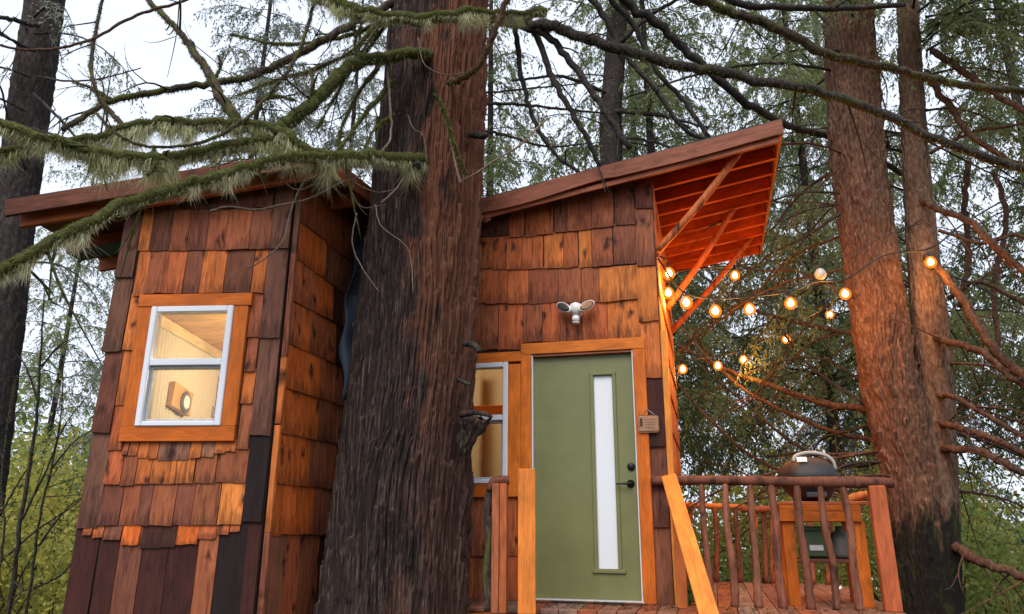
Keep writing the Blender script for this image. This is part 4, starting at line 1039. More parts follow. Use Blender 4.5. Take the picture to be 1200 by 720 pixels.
limb(G, [(370, -20, 4.9), (366, 10, 4.85), (347, 67, 4.75), (310, 117, 4.55), (277, 147, 4.35), (233, 168, 4.2), (180, 172, 4.05), (140, 160, 4.0), (112, 132, 4.0)], .014, .007, M_LIMB, (80, 900, (.02, .05)), seed=8, twigs=4)
limb(G, [(122, -10, 4.6), (110, 48, 4.5), (107, 87, 4.4), (120, 120, 4.3), (147, 149, 4.22)], .010, .016, M_LIMB, (40, 800, (.02, .05)), seed=9, twigs=4)
limb(G, [(440, 30, 5.3), (410, 62, 5.2), (365, 82, 5.1), (320, 95, 5.0), (280, 112, 4.9)], .016, .006, M_LIMB, MM, seed=10, twigs=5)
g8 = np.random.default_rng(21)
for i, p in enumerate(([(462, 95, 5.2), (430, 130, 5.0), (405, 165, 4.9), (385, 186, 4.75)], [(456, 60, 5.2), (420, 110, 5.1), (400, 150, 5.0), (396, 180, 4.85)], [(462, 135, 5.2), (440, 150, 5.0), (425, 178, 4.9)],
                       [(452, 20, 5.3), (425, 60, 5.2), (400, 100, 5.1), (372, 150, 4.9)], [(470, 5, 5.4), (440, 45, 5.5), (415, 80, 5.6), (385, 110, 5.7)], [(365, 125, 4.75), (366, 95, 4.7), (362, 78, 4.7)], [(420, 75, 5.0), (416, 50, 5.0), (424, 30, 5.0)],
                       [(250, 95, 4.7), (258, 80, 4.7), (256, 65, 4.7)], [(455, 25, 5.4), (395, 45, 5.5), (330, 52, 5.6), (270, 40, 5.7)], [(300, 120, 4.6), (320, 112, 4.6), (345, 118, 4.65)], [(180, 172, 4.1), (182, 192, 4.05), (172, 205, 4.0)], [(130, 118, 4.8), (110, 105, 4.8), (85, 95, 4.8)])):
    limb(G, p, g8.uniform(.010, .022), .006, M_LIMB if i % 2 else M_MOSSLIMB, (150, 2400, (.02, .06)), 8, .14, 700 + i, 4, (.15, .45))
# top limbs over the trunk
limb(G, [(640, 14, 4.9), (597, 18, 4.85), (550, 14, 4.75), (500, 21, 4.7), (433, 17, 4.7), (395, 4, 4.75), (350, -18, 4.85)], .032, .048, M_MOSSLIMB, (4200, 5200, (.05, .17)), seed=11)
limb(G, [(527, 98, 5.22), (545, 90, 5.0), (562, 75, 4.9), (580, 37, 4.8), (592, 5, 4.75), (600, -25, 4.7)], .026, .022, M_LIMBRED, (30, 900, (.02, .05)), seed=12)
limb(G, [(545, 205, 5.15), (534, 175, 5.0), (525, 145, 4.95), (516, 120, 4.9), (508, 112, 4.88)], .012, .018, M_MOSSLIMB, (120, 2200, (.02, .05)), seed=13)
# a sheaf of bare dark limbs spreading right from the trunk
RO = (575, 22, 5.75)
limb(G, [RO, (603, 33, 5.9), (610, 87, 6.0), (627, 143, 6.1), (653, 183, 6.15), (680, 203, 6.1)], .030, .014, M_LIMBDARK, None, seed=20, twigs=3)
limb(G, [RO, (622, 32, 5.8), (647, 90, 5.8), (670, 133, 5.8), (693, 173, 5.85), (702, 195, 5.9)], .034, .020, M_LIMBDARK, None, seed=21, twigs=2)
limb(G, [RO, (633, 37, 5.7), (667, 70, 5.7), (693, 107, 5.65), (717, 143, 5.6), (738, 174, 5.55)], .034, .026, M_LIMBDARK, None, seed=22, twigs=2)
limb(G, [RO, (617, 27, 5.7), (653, 33, 5.6), (700, 50, 5.55), (743, 63, 5.5), (800, 77, 5.5), (867, 90, 5.5), (967, 110, 5.5), (1033, 133, 5.5), (1083, 157, 5.5), (1133, 177, 5.5), (1210, 203, 5.5)], .050, .034, M_LIMBDARK, (60, 1500, (.02, .05)), seed=23, twigs=10, tl=(.2, .7))
limb(G, [(560, -60, 5.75), (640, -45, 5.8), (693, 0, 5.85), (717, 37, 5.9), (737, 70, 5.9), (767, 103, 5.9), (800, 150, 5.9), (836, 166, 5.9)], .036, .016, M_LIMBDARK, None, seed=24, twigs=4)
limb(G, [(560, -70, 5.75), (660, -60, 5.9), (717, 0, 6.1), (747, 37, 6.2), (767, 80, 6.2), (800, 117, 6.3), (832, 163, 6.3)], .036, .020, M_LIMBDARK, None, seed=25, twigs=4)
limb(G, [(560, -90, 5.75), (680, -60, 5.9), (733, 0, 6.2), (773, 30, 6.3), (800, 57, 6.4), (843, 93, 6.5), (883, 127, 6.8), (933, 150, 7.4), (977, 163, 8.0), (1060, 205, 8.6)], .05, .036, M_LIMBDARK, None, seed=26, twigs=6, tl=(.2, .7))
limb(G, [(560, -90, 5.75), (720, -50, 5.6), (820, 0, 5.5), (867, 17, 5.5), (917, 37, 5.5), (960, 60, 5.5), (1007, 73, 5.55), (1047, 80, 5.6), (1090, 92, 5.7), (1133, 100, 5.8), (1210, 108, 5.9)], .045, .030, M_LIMB, (60, 2000, (.02, .05)), seed=27, twigs=8, tl=(.2, .7))
limb(G, [(560, -110, 5.75), (740, -60, 5.5), (860, 2, 5.3), (917, 8, 5.3), (987, 10, 5.4), (1060, 6, 5.5)], .035, .022, M_LIMBDARK, None, seed=28, twigs=5, tl=(.2, .7))
limb(G, [(555, 110, 5.9), (580, 108, 6.0), (640, 102, 6.2), (700, 95, 6.3), (760, 80, 6.4)], .012, .004, M_LIMBRED, None, seed=29, twigs=3)
limb(G, [(555, 122, 5.9), (600, 122, 6.2), (660, 128, 6.6), (720, 134, 6.9)], .018, .010, M_LIMB, None, seed=30, twigs=3)
limb(G, [(555, 152, 5.9), (590, 158, 6.1), (640, 172, 6.3), (690, 168, 6.5)], .016, .008, M_LIMB, None, seed=31, twigs=3)
# thin vines and dead twigs over the trunk face
def vine(pts, r, seed): limb(G, pts, r, r * .5, M_VINE, None, 6, .12, seed, 0, name='vine')
vine([(642, 138, 5.0), (610, 170, 4.95), (580, 188, 4.95), (555, 205, 4.98), (537, 214, 5.05)], .009, 40)
vine([(540, 215, 5.02), (533, 190, 5.0), (528, 160, 5.0)], .010, 41)
vine([(490, 45, 5.1), (497, 75, 5.05), (520, 87, 5.05), (545, 85, 5.05)], .005, 42)
vine([(452, 60, 5.1), (456, 110, 5.1), (458, 160, 5.08), (445, 178, 5.0), (432, 186, 4.9)], .012, 43)
vine([(478, 135, 5.1), (484, 150, 5.08), (496, 160, 5.1), (500, 190, 5.1)], .005, 44)
vine([(447, 238, 5.0), (464, 222, 4.98), (473, 208, 5.0)], .008, 45)
vine([(440, 240, 5.0), (447, 265, 5.0), (475, 288, 5.05), (482, 310, 5.05), (484, 345, 5.05)], .006, 46)
vine([(418, 250, 5.05), (413, 285, 5.0), (425, 315, 5.0), (444, 342, 5.03)], .006, 47)
vine([(247, 248, 4.7), (268, 243, 4.65), (300, 246, 4.7), (330, 240, 4.7), (365, 232, 4.75), (398, 215, 4.85), (430, 205, 4.95)], .009, 48)
vine([(375, 188, 4.65), (352, 220, 4.68), (340, 250, 4.7), (330, 285, 4.7), (300, 310, 4.75), (287, 314, 4.8)], .008, 49)
vine([(330, 198, 4.5), (335, 215, 4.6), (355, 222, 4.65), (395, 200, 4.7)], .006, 50)
vine([(403, 180, 4.75), (412, 210, 4.85), (440, 225, 4.95), (463, 222, 5.05)], .006, 51)
vine([(425, 200, 4.9), (412, 225, 4.95), (425, 243, 5.0), (452, 240, 5.05)], .006, 52)
# broken stubs and the burl beside the cabin window
def stub(pts, r, seed): limb(G, pts, r, r * .8, M_LIMBDARK, None, 9, .2, seed, 0, name='stub')
stub([(545, 402, 5.35), (556, 405, 5.2), (563, 411, 5.12)], .022, 60)
stub([(536, 445, 5.35), (546, 449, 5.2), (550, 451, 5.14)], .014, 61)
stub([(552, 158, 5.4), (571, 160, 5.3)], .03, 62); stub([(480, 192, 5.25), (488, 196, 5.05)], .045, 63)
bp = PY(552, 505, 5.42); g3 = np.random.default_rng(4)
v, f = lathe_vf([(.01, -.26), (.05, -.22), (.09, -.12), (.12, -.02), (.15, .06), (.14, .10), (.07, .12), (.005, .125)], 22); v = np.array(v)
an = np.arctan2(v[:, 1], v[:, 0]); v[:, :2] *= (1 + .18 * np.sin(an * 6 + v[:, 2] * 14) + .10 * g3.normal(size=len(v)))[:, None]; v[:, 0] += v[:, 2] * .35; v[:, 2] += .02 * g3.normal(size=len(v)); v *= .72
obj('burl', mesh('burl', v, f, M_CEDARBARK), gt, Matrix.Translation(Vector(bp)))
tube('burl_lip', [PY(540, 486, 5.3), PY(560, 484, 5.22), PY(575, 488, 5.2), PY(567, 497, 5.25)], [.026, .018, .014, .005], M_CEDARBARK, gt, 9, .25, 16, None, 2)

# ---- fir and its slim neighbour on the right
def scales(T, Z, N, L, amp, seed): return amp * strips(T, Z, N, L, 3.0, seed, .4, .30, 4.0) - amp * .5
def plain_tree(name, label, edges, Y, mat, na, nz, N, L, amp, topz, group=None, seed=1, base=None):
    ax, rd = [], []
    for xl, xr, y in edges:
        a, b = PY(xl, y, Y), PY(xr, y, Y); ax.append([(a[0] + b[0]) / 2, Y, (a[2] + b[2]) / 2]); rd.append((b[0] - a[0]) / 2)
    ax[0][2] = -.9
    c = list(ax[-1]); d = np.array(ax[-1]) - np.array(ax[-2]); c = list(np.array(c) + d / d[2] * (topz - c[2])); ax.append(c); rd.append(rd[-1] * .25)
    org = A(ax[0][0], Y, 0); t = empty(name, org, label, 'tree', group)
    obj('trunk', trunk_mesh('trunk', ax, rd, na, nz, lambda T, Z: scales(T, Z, N, L, amp, seed) + scales(T, Z, N * 2, L * .5, amp * .4, seed + 1), mat, None, org, 8.2), t, Matrix.Translation(Vector(org)))
    return t, np.c_[np.array(ax), rd]
fir, firax = plain_tree('fir_tree', 'broad reddish-brown fir trunk with a dark mossy base right of the deck', [(1044, 1134, 860), (1048, 1122, 715), (1042, 1106, 600), (1022, 1086, 500), (1006, 1068, 420), (990, 1050, 300), (975, 1034, 180), (967, 1021, 20)], 7.6, M_FIRBARK, 260, 520, 40, .16, .042, 20, None, 11)
slim, slimax = plain_tree('slim_tree', 'slim pale-barked tree leaning against the broad fir on the right', [(1096, 1132, 860), (1090, 1127, 715), (1084, 1122, 600), (1078, 1118, 500), (1073, 1114, 420), (1064, 1099, 300), (1058, 1087, 180), (1052, 1076, 20)], 7.52, M_SMOOTHBARK, 150, 420, 26, .22, .018, 16, None, 21)
lft, leftax = plain_tree('dark_fir', 'dark straight trunk at the left edge of the photo behind the hut', [(-50, 0, 720), (-30, 18, 450), (-12, 34, 300), (8, 52, 160), (33, 73, 0)], 8.0, M_DARKBARK, 90, 200, 22, .12, .02, 18, None, 31)
mid, midax = plain_tree('distant_hemlock', 'thin distant trunk rising between the bare limbs above the cabin roof', [(712, 742, 500), (703, 730, 195), (706, 731, 100), (712, 735, 20)], 12.5, M_DARKBARK, 60, 160, 18, .15, .02, 24, None, 41)

# bare limbs of the right-hand trees
S_ = slim; K = M_LIMBRED
RL = [([(1093, 60, 7.5), (1120, 78, 7.2), (1133, 87, 7.0), (1167, 110, 6.8), (1215, 140, 6.6)], .04, .03), ([(1085, 85, 7.4), (1117, 130, 7.2), (1143, 163, 7.1), (1183, 187, 7.0), (1215, 196, 7.0)], .04, .02),
      ([(1080, 235, 7.4), (1100, 245, 7.1), (1137, 260, 6.9), (1167, 290, 6.8), (1210, 325, 6.7)], .035, .035), ([(1085, 300, 7.4), (1103, 320, 7.1), (1127, 347, 7.0), (1150, 387, 6.9), (1177, 420, 6.8), (1210, 450, 6.7)], .04, .045),
      ([(1095, 395, 7.4), (1113, 401, 7.1), (1150, 413, 6.9), (1183, 440, 6.8), (1215, 462, 6.7)], .034, .035), ([(1100, 495, 7.4), (1120, 501, 7.1), (1160, 513, 6.9), (1210, 536, 6.7)], .036, .032),
      ([(1105, 525, 7.4), (1122, 527, 7.1), (1150, 530, 6.95), (1180, 545, 6.8), (1212, 560, 6.7)], .04, .032), ([(1098, 463, 7.4), (1115, 465, 7.1), (1145, 480, 6.9), (1212, 520, 6.7)], .028, .022),
      ([(1110, 350, 8.2), (1145, 330, 8.0), (1180, 345, 7.9), (1212, 360, 7.8)], .03, .02), ([(1120, 640, 7.4), (1150, 660, 7.0), (1190, 672, 6.8), (1220, 690, 6.6)], .05, .03),
      ([(1090, 180, 7.5), (1140, 155, 7.3), (1185, 148, 7.1), (1215, 138, 7.0)], .02, .014), ([(1100, 270, 7.5), (1150, 285, 7.4), (1190, 275, 7.3), (1215, 290, 7.2)], .02, .014),
      ([(1125, 360, 8.4), (1135, 300, 8.4), (1130, 240, 8.4), (1135, 190, 8.4)], .035, .035), ([(1170, 420, 8.4), (1165, 330, 8.4), (1180, 260, 8.4), (1165, 200, 8.4)], .03, .03)]
for i, (p, a, b) in enumerate(RL): limb(slim, p, a, b, K, None, 8, .10, 200 + i, 5, (.2, .8))
DL = [([(1010, 395, 7.7), (1000, 392, 7.8), (933, 377, 8.4), (883, 363, 9.0), (833, 330, 9.6), (800, 305, 10)], .035, .014), ([(1035, 480, 7.7), (967, 473, 8.4), (907, 453, 9.0), (843, 430, 9.6), (790, 402, 10)], .045, .02),
      ([(1020, 478, 7.8), (950, 430, 8.6), (920, 393, 9.0), (890, 340, 9.6)], .02, .01), ([(1040, 520, 7.8), (960, 500, 8.6), (880, 462, 9.2), (830, 420, 9.6), (795, 380, 10)], .03, .014),
      ([(1040, 540, 7.8), (985, 545, 8.6), (930, 520, 9.2), (870, 470, 9.8), (810, 420, 10.2)], .028, .012), ([(1040, 560, 7.8), (960, 560, 9), (890, 540, 9.6), (830, 490, 10), (795, 450, 10.4)], .026, .012),
      ([(985, 250, 7.5), (940, 280, 7.8), (900, 300, 8.2), (860, 340, 8.6), (820, 400, 9)], .018, .008), ([(1000, 350, 7.5), (940, 320, 8), (880, 315, 8.6), (830, 290, 9)], .014, .006),
      ([(1040, 480, 7.7), (1000, 440, 8), (960, 420, 8.5), (910, 425, 9), (860, 445, 9.4), (810, 470, 9.8)], .018, .008), ([(1035, 590, 8), (980, 575, 9), (910, 570, 9.8), (850, 545, 10.4)], .022, .01),
      ([(975, 165, 7.6), (930, 230, 7.7), (905, 290, 7.8), (890, 330, 8)], .010, .004), ([(990, 190, 7.4), (950, 230, 7.6), (920, 270, 7.8)], .012, .005)]
for i, (p, a, b) in enumerate(DL): limb(fir, p, a, b, M_LIMBRED if i % 2 else M_LIMBDARK, None, 7, .1, 300 + i, 8, (.25, 1.0))
g9 = np.random.default_rng(77)
for i in range(34):
    z = g9.uniform(1.6, 7.0); a = math.radians(g9.choice([g9.uniform(95, 200), g9.uniform(-25, 60)])); L_ = g9.uniform(1.6, 3.6); q0 = A(np.interp(z, firax[:, 2], firax[:, 0]), 7.6, z)
    d_ = A(math.cos(a), math.sin(a), g9.uniform(-.05, .25)); P4 = [tuple(q0 + d_ * L_ * t - A(0, 0, 1) * L_ * .45 * t ** 2 + g9.normal(0, .05, 3) * (t > 0)) + (0,) for t in (0, .3, .6, .85, 1)]
    r_ = g9.uniform(.010, .022); limb(fir, P4, r_, r_ * .3, M_LIMBRED if i % 3 else M_LIMBDARK, None, 6, .12, 600 + i, 7, (.25, .9))
LL = [([(45, 30, 7.7), (0, 20, 7.2), (-40, 10, 7)], .03, .02), ([(40, 110, 7.7), (80, 150, 7), (110, 190, 6.6), (150, 200, 6.3)], .018, .006), ([(40, 60, 7.7), (20, 50, 7.2), (0, 40, 7), (-30, 20, 6.8)], .02, .01),
      ([(45, 90, 7.7), (80, 95, 7), (120, 92, 6.5), (165, 80, 6.2)], .014, .005), ([(35, 150, 7.7), (90, 165, 7), (150, 178, 6.4), (210, 195, 6)], .014, .005), ([(30, 200, 7.7), (10, 140, 7.3), (0, 100, 7), (-20, 60, 6.8)], .014, .008)]
for i, (p, a, b) in enumerate(LL): limb(lft, p, a, b, M_LIMBDARK, None, 7, .1, 400 + i, 5, (.15, .5))
for i, (p, a, b) in enumerate([([(716, 60, 12.4), (760, 20, 12), (810, -10, 11.5)], .05, .03), ([(712, 130, 12.4), (770, 135, 12), (830, 150, 11.5)], .05, .02), ([(712, 110, 12.4), (660, 90, 12), (600, 95, 11.5)], .04, .02), ([(714, 160, 12.4), (760, 165, 12), (800, 180, 11.6)], .03, .02)]):
    limb(mid, p, a, b, M_LIMBDARK, None, 7, .1, 450 + i, 5, (.4, 1.2))

# ================================================================== foliage
def rhombs(P, D, S, ln, wd):
    """leaf-sized rhombs at P pointing along D, spread along S"""
    tip = P + D * ln[:, None]; m = P + D * (ln * .45)[:, None]; s = S * (wd / 2)[:, None]
    V = np.stack([P, m + s, tip, m - s], 1).reshape(-1, 3); k_ = np.arange(len(P))[:, None] * 4
    return V, np.hstack([k_, k_ + 1, k_ + 2, k_ + 3])
def nrm(v): return v / (np.linalg.norm(v, axis=-1, keepdims=True) + 1e-9)
def sprays(g, root, d0, L, droop, step=.08, leaf=.075, width=.02, fill=1.0, hang=.75):
    """one weeping conifer branch: arching spine, hanging side twigs, needle clumps along them"""
    ns = 11; t = np.linspace(0, 1, ns); side = nrm(np.cross(d0, A(0, 0, 1)))
    sp = root + d0 * (L * t)[:, None] + A(0, 0, 1) * (.10 * L * np.sin(t * 3) - droop * L * t ** 2.2)[:, None] + side * (g.normal(0, .08) * L * t ** 2)[:, None]
    nt_ = max(6, int(L / step)); tt = g.uniform(.06, 1.0, nt_) ** .85; i = np.minimum((tt * (ns - 1)).astype(int), ns - 2); fr = (tt * (ns - 1) - i)[:, None]
    b = sp[i] * (1 - fr) + sp[i + 1] * fr; d = nrm(sp[i + 1] - sp[i]); sg = np.where(g.random(nt_) < .5, 1, -1)[:, None]
    td = nrm(d * g.uniform(.1, .9, (nt_, 1)) + side * sg * g.uniform(.2, 1.1, (nt_, 1)) + A(0, 0, -1) * g.uniform(.0, .8, (nt_, 1)) * hang * 1.4 + g.normal(0, .15, (nt_, 3)))
    tl = (.30 * L * (1 - tt) + .22) * g.uniform(.5, 1.2, nt_); tl = np.minimum(tl, .95)
    nl = np.maximum(4, (tl / (leaf * .20) * fill).astype(int)); idx = np.repeat(np.arange(nt_), nl); n = len(idx); s = g.random(n)
    base = b[idx] + td[idx] * (tl[idx] * s)[:, None] + A(0, 0, -1) * (hang * tl[idx] * s ** 2)[:, None]
    tn = nrm(td[idx] + A(0, 0, -1) * (2 * hang * s)[:, None]); x = nrm(np.cross(tn, A(0, 0, 1) + g.normal(0, .25, (n, 3)))); sg2 = np.where(g.random(n) < .5, 1, -1)[:, None]
    D = nrm(tn * .8 + x * sg2 * g.uniform(.15, 1.0, (n, 1)) + g.normal(0, .22, (n, 3)) + A(0, 0, -.15))
    S = nrm(np.cross(D, g.normal(0, 1, (n, 3)) + A(0, 0, .6)))
    return rhombs(base, D, S, g.uniform(.5, 1.4, n) * leaf * (1.15 - .5 * s), g.uniform(.6, 1.4, n) * width), sp
def conifer(seed, H, z0, Lmax, nb, droop, leaf, width, step=.16, fill=1.0, shape=.8, mat=None, name='crown'):
    g = np.random.default_rng(seed); V, Fc, k_ = [], [], 0; WV, WF, wk = [], [], 0
    for i in range(nb):
        fr = ((i + g.random()) / nb) ** 1.25; z = z0 + (H - z0) * fr; L_ = max(.5, Lmax * (1 - fr) ** shape * g.uniform(.6, 1.1)); a = i * 2.4 + g.normal(0, .35)
        d0 = nrm(A(math.cos(a), math.sin(a), g.uniform(-.15, .22))); (v, f), sp = sprays(g, A(0, 0, z), d0, L_, droop * g.uniform(.5, 1.4), step, leaf, width, fill)
        V.append(v); Fc.append(f + k_); k_ += len(v)
        tv, tf, _ = tube_vf(sp, np.linspace(.006 + .005 * L_, .002, len(sp)), 4, 0, False); WV.append(tv); WF.append(tf + wk); wk += len(tv)
    tv, tf, _ = tube_vf(np.array([[0, 0, -1.0], [.1, .05, H * .4], [0, 0, H]]), [.02 + H * .0055, H * .004, .012], 10, 0, False); TM = mesh('trunk', tv, tf, M_DARKBARK, True)
    return mesh(name, np.vstack(V), np.vstack(Fc), mat or M_NEEDLE), mesh('limbs', np.vstack(WV), np.vstack(WF), M_LIMBDARK), TM
CON = [conifer(1, 21, 5.0, 4.6, 96, .42, .115, .027, .040, .9), conifer(2, 23, 4.8, 4.3, 106, .55, .115, .027, .040, .9), conifer(3, 20, 4.4, 3.8, 80, .40, .11, .026, .045, .85),
       conifer(4, 22, 3.0, 4.6, 104, .42, .11, .026, .043, .85, mat=M_NEEDLEPALE)]
for c_ in CON: print('crown quads', len(c_[0].polygons))
def place_conifer(k_, x, y, rz_, s, label, group):
    zb = ground_z(x, y) - .2; t = empty('conifer_tree', (x, y, zb), label, 'tree', group)
    m = Matrix.Translation((x, y, zb)) @ Matrix.Rotation(rz_, 4, 'Z') @ Matrix.Diagonal((s, s, s, 1))
    for nm, me in zip(('crown', 'limbs', 'trunk'), CON[k_]):
        o = obj(nm, me, t, m)
        if nm == 'limbs': o['kind'] = 'stuff'
FOREST = [  # kind, x, y, size, label
    (0, 5.8, 13.5, 1.0, 'tall drooping hemlock standing just behind the back railing'),
    (1, 10.2, 13.0, 1.0, 'dense hemlock filling the right edge of the photo behind the slim tree'),
    (1, 3.1, 17.0, 1.0, 'hemlock rising directly behind the cabin overhang'),
    (2, -.6, 15.5, 1.1, 'thin-crowned hemlock above the roof of the cabin, next to the great trunk'),
    (3, -4.2, 17.5, .95, 'pale grey-green hemlock above the hut roof left of the great trunk'),
    (3, -9.5, 24.0, .8, 'pale hemlock showing in the gap left of the hut'),
    (2, -12.5, 20.0, .9, 'far thin hemlock behind the dark left trunk'),
    (0, -6.5, 29.0, .8, 'distant hemlock far behind the hut'),
    (2, 2.6, 12.8, 1.0, 'open-branched hemlock between the far trunk and the cabin overhang'),
    (3, -2.0, 21.0, 1.0, 'pale hemlock behind the great trunk'),
    (3, -5.6, 14.5, .9, 'lacy pale hemlock just behind the hut roof'),
    (3, 7.8, 16.4, 1.0, 'pale weeping hemlock filling the gap right of the fir trunk'),
    (1, -15.0, 30.0, .85, 'farthest hemlock at the left edge beyond the undergrowth')]
for i, (k_, x, y, s, lb) in enumerate(FOREST): place_conifer(k_, x, y, i * 2.17, s, lb, 'background hemlocks')

def boughs(tree, spec, mat, leaf=.06, width=.02, step=.10, fill=1.0, seed=1, name='foliage'):
    """leafy drooping boughs added to a tree: (px, py, Y, dx, dy, dz, length, droop)"""
    g = np.random.default_rng(seed)
    for (px, py, Y, dx, dy, dz, L_, dr) in spec:
        r = PY(px, py, Y); (v, f), sp = sprays(g, r * 0, nrm(A(dx, dy, dz)), L_, dr, step, leaf, width, fill)
        o = obj(name, mesh(name, v, f, mat), tree, Matrix.Translation(Vector(r)))
        tv, tf, _ = tube_vf(sp, np.linspace(.016, .003, len(sp)), 5, 0, False); obj('bough', mesh('bough', tv, tf, M_LIMBDARK, True), o, Matrix.Translation(Vector(r)))
boughs(slim, [(1075, -10, 7.2, 1, -.5, .1, 1.6, .35), (1070, 10, 7.2, -.3, -1, .1, 1.5, .4), (1078, 40, 7.2, .9, -.8, 0, 1.4, .5), (1075, 60, 7.2, .3, -1, 0, 1.2, .6), (1085, 20, 7.3, 1, .3, .1, 1.8, .4),
              (1075, -40, 7.2, .3, -1, .1, 1.7, .4), (1080, -60, 7.2, .9, -.6, 0, 2.0, .4), (1075, -30, 7.2, -.9, -.6, .1, 1.4, .5), (1085, 90, 7.3, 1, -.2, 0, 1.5, .5), (1085, 130, 7.3, 1, .2, 0, 1.5, .4), (1070, -20, 7.2, .1, -1, .1, 1.9, .35), (1080, 0, 7.2, .6, -1, .1, 1.9, .4), (1085, 60, 7.3, 1, -.6, .1, 1.8, .4), (1078, -70, 7.2, .6, -1, .1, 2.2, .3), (1075, -40, 7.3, 1, -.9, .1, 2.2, .3), (1075, 15, 7.3, .8, -1, .1, 2.0, .35), (1080, 50, 7.3, .5, -1, .15, 1.6, .4), (1085, 30, 7.4, 1, -.4, .15, 2.0, .35), (1070, -90, 7.3, .2, -1, .1, 2.2, .3), (1062, 0, 7.3, -.4, -1, .1, 1.2, .5)], M_NEEDLE, .075, .020, .030, .9, 5)
boughs(fir, [(990, 5, 7.3, -1, -.3, 0, 1.4, .4), (1000, 20, 7.3, -.6, -1, 0, 1.0, .5), (985, 60, 7.4, -1, .2, 0, 1.6, .5), (990, 110, 7.5, -1, .5, 0, 1.8, .5), (985, -30, 7.3, -1, -.5, 0, 1.8, .4), (1000, -50, 7.3, -.3, -1, 0, 1.8, .4),
             (1000, 240, 7.7, -1, .9, 0, 1.8, .5), (1010, 330, 7.8, -1, 1.0, 0, 1.6, .5)], M_NEEDLE, .07, .018, .045, .75, 6)
boughs(lft, [(40, 20, 7.7, .8, -.5, 0, 1.1, .6), (40, 40, 7.7, 1, .2, 0, 1.3, .5), (35, 90, 7.7, -1, -.3, 0, 1.4, .5), (30, 130, 7.7, -.8, -.7, 0, 1.4, .5), (30, 60, 7.7, -.6, -.9, .1, 1.4, .5), (35, 250, 7.8, .9, .4, 0, 1.0, .6), (25, 310, 7.8, .9, .2, 0, 1.0, .6), (35, 170, 7.8, 1, .5, 0, 1.2, .5), (20, -30, 7.8, -.5, -.8, 0, 1.6, .5)], M_NEEDLEPALE, .07, .018, .05, .7, 7)
boughs(mid, [(716, 20, 12.4, -1, -.4, 0, 2.4, .5), (716, 60, 12.4, 1, -.4, 0, 2.6, .5), (716, 90, 12.4, -1, .2, 0, 2.6, .5), (714, 130, 12.4, 1, .2, 0, 2.6, .5), (714, 150, 12.4, -1, -.4, 0, 2.2, .4), (716, -20, 12.4, .3, -1, 0, 2.6, .5), (716, -60, 12.4, .9, -.7, 0, 2.6, .5), (716, -40, 12.4, -.9, -.7, 0, 2.6, .5)], M_NEEDLE, .09, .024, .06, .7, 8)

# undergrowth: leafy shrubs and thin saplings
def shrub_meshes(seed, R, H, n, leaf, mat):
    g = np.random.default_rng(seed); V, Fc, k_ = [], [], 0; WV, WF, wk = [], [], 0
    for s in range(14):
        a = g.uniform(0, 2 * math.pi); top = A(math.cos(a) * R * g.uniform(.2, 1), math.sin(a) * R * g.uniform(.2, 1), H * g.uniform(.5, 1)); b = top * A(.2, .2, 0)
        c = (b + top) / 2 + A(0, 0, .15 * H) + g.normal(0, .08 * R, 3); q = spline(np.array([b, c, top]), 9)
        tv, tf, _ = tube_vf(q, np.linspace(.014, .003, 9), 4, 0, False); WV.append(tv); WF.append(tf + wk); wk += len(tv)
        m = n // 14; i = g.integers(3, 9, m); P = q[np.minimum(i, 8)] + g.normal(0, .13 * R, (m, 3)); D = nrm(g.normal(0, 1, (m, 3)) + A(0, 0, -.4)); S = nrm(np.cross(D, g.normal(0, 1, (m, 3))))
        v, f = rhombs(P, D, S, g.uniform(.6, 1.3, m) * leaf, g.uniform(.6, 1.1, m) * leaf * .6); V.append(v); Fc.append(f + k_); k_ += len(v)
    return mesh('leaves', np.vstack(V), np.vstack(Fc), mat), mesh('stems', np.vstack(WV), np.vstack(WF), M_LIMBDARK, True)
SHR = [shrub_meshes(1, 1.5, 2.4, 5200, .085, M_LEAFY), shrub_meshes(2, 1.6, 2.8, 5200, .085, M_LEAFG), shrub_meshes(3, 1.4, 3.4, 4200, .075, M_LEAFY), shrub_meshes(4, 1.8, 2.2, 5200, .09, M_LEAFG)]
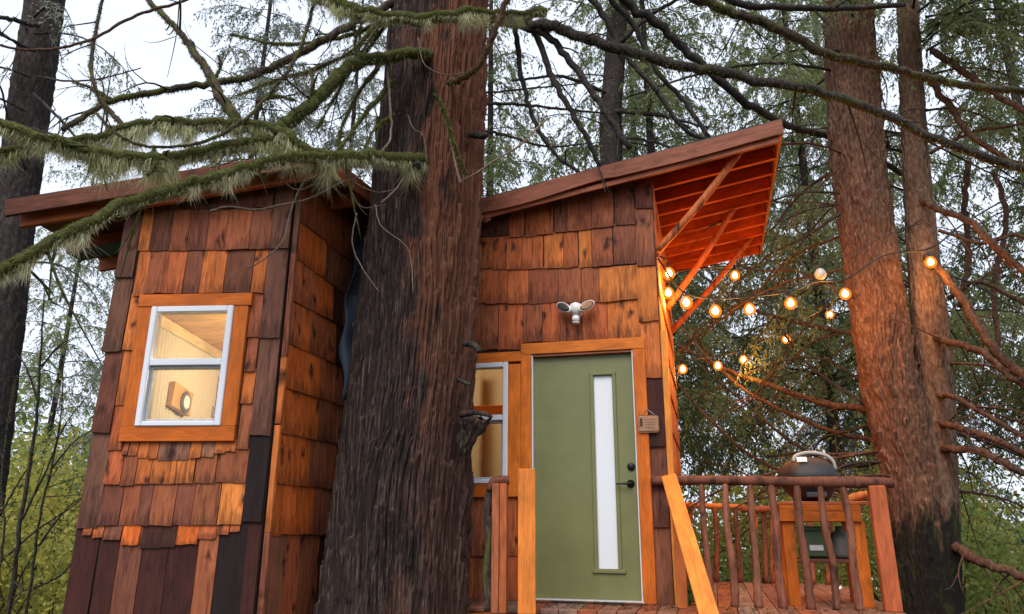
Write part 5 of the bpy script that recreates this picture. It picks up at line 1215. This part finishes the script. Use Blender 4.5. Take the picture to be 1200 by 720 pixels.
SPOTS = [(0, 3.9, 10.6, .9, 'bright yellow-green shrub close behind the left part of the railing'), (2, 5.6, 13.0, 1.4, 'sunlit yellow shrub behind the covered grill'), (0, -4.9, 8.6, .8, 'bright yellow-green shrub tucked against the lower left corner of the hut'), (2, -7.4, 10.8, 1.25, 'tall yellow shrub between the dark trunk and the bare saplings'), (2, -6.4, 9.5, 1.0, 'yellow-green shrub low at the left edge beside the hut'), (1, -8.2, 12.5, 1.6, 'leafy green shrub behind the bare sapling at the left'), (0, -5.6, 12.6, 1.2, 'yellowing shrub close behind the left side of the hut'),
         (1, -10.5, 15.0, 1.5, 'tall green shrub under the dark left trunk'), (0, -9.5, 19.0, 2.0, 'pale yellow thicket shrub far left'), (2, -6.8, 17.0, 1.8, 'yellow shrub deep behind the hut'), (3, -13, 22, 1.8, 'broad green shrub at the far left'),
         (3, 3.2, 12.0, 1.15, 'low green shrub seen between the railing logs by the cabin'), (0, 4.6, 14.5, 1.5, 'yellow-green shrub seen through the middle of the railing'), (1, 6.4, 11.8, 1.1, 'green shrub seen under the grill table'),
         (0, 8.6, 13.2, 1.5, 'yellow-green shrub right of the fir base'), (3, 7.4, 9.4, .9, 'low green shrub at the right edge by the fir foot'), (1, 10.5, 15.5, 1.4, 'tall green shrub at the right edge of the photo'), (2, 6.5, 17.5, 1.7, 'yellow thicket shrub far behind the railing'),
         (0, 11.8, 20, 1.6, 'distant yellow shrub right of the fir'), (3, 2.8, 19.0, 1.4, 'distant green shrub behind the cabin side'), (2, 9.0, 24, 1.8, 'farthest yellow shrub right of centre'), (1, 4.4, 24, 1.8, 'farthest green shrub behind the railing'),
         (1, -3.2, 20, 1.5, 'green shrub hidden deep behind the hut and trunk'), (0, 14.5, 24, 1.8, 'yellow-green shrub at the far right distance')]
for i, (k_, x, y, s, lb) in enumerate(SPOTS):
    zb = ground_z(x, y) - .1; t = empty('shrub', (x, y, zb), lb, 'shrub', 'shrubs in the undergrowth'); m = Matrix.Translation((x, y, zb)) @ Matrix.Rotation(i * 1.9, 4, 'Z') @ Matrix.Diagonal((s, s, s, 1))
    for nm, me in zip(('leaves', 'stems'), SHR[k_]): obj(nm, me, t, m)['kind'] = 'stuff'
def sapling(label, pts, r, subs, Y, seed):
    p0 = PY(pts[0][0], pts[0][1], Y); t = empty('bare_sapling', (p0[0], p0[1], -.2), label, 'sapling', 'bare saplings beside the hut')
    limb(t, [(p0[0], p0[1], -.3, 0)] + [(x, y, Y) for x, y in pts], r, .004, M_LIMBDARK, (0, 500, (.01, .02)), 7, .08, seed, 8, (.2, .7), 'stem')
    for k_, q in enumerate(subs): limb(t, [(x, y, Y + .1 * k_) for x, y in q], .010, .003, M_LIMBDARK, None, 6, .08, seed + 10 + k_, 4, (.15, .5))
sapling('crooked bare sapling with forked stems at the lower left', [(12, 700), (25, 600), (42, 500), (46, 440), (50, 380), (52, 340)], .022, [[(25, 610), (55, 550), (75, 500), (110, 455)], [(44, 470), (30, 430), (15, 410)], [(48, 430), (70, 405), (90, 395)], [(10, 650), (45, 620), (90, 590), (105, 570)]], 6.2, 500)
sapling('second bare sapling leaning right close to the hut corner', [(30, 720), (48, 600), (62, 540), (72, 480), (74, 430)], .014, [[(45, 640), (75, 600), (100, 580)], [(40, 690), (70, 675), (95, 650), (120, 640)], [(60, 550), (85, 520), (105, 505)]], 6.6, 540)
sapling('thin sapling at the extreme left edge of the undergrowth', [(-5, 690), (5, 620), (2, 560), (12, 480), (20, 440)], .012, [[(2, 600), (25, 560), (40, 540)], [(5, 540), (-10, 500)]], 6.8, 560)
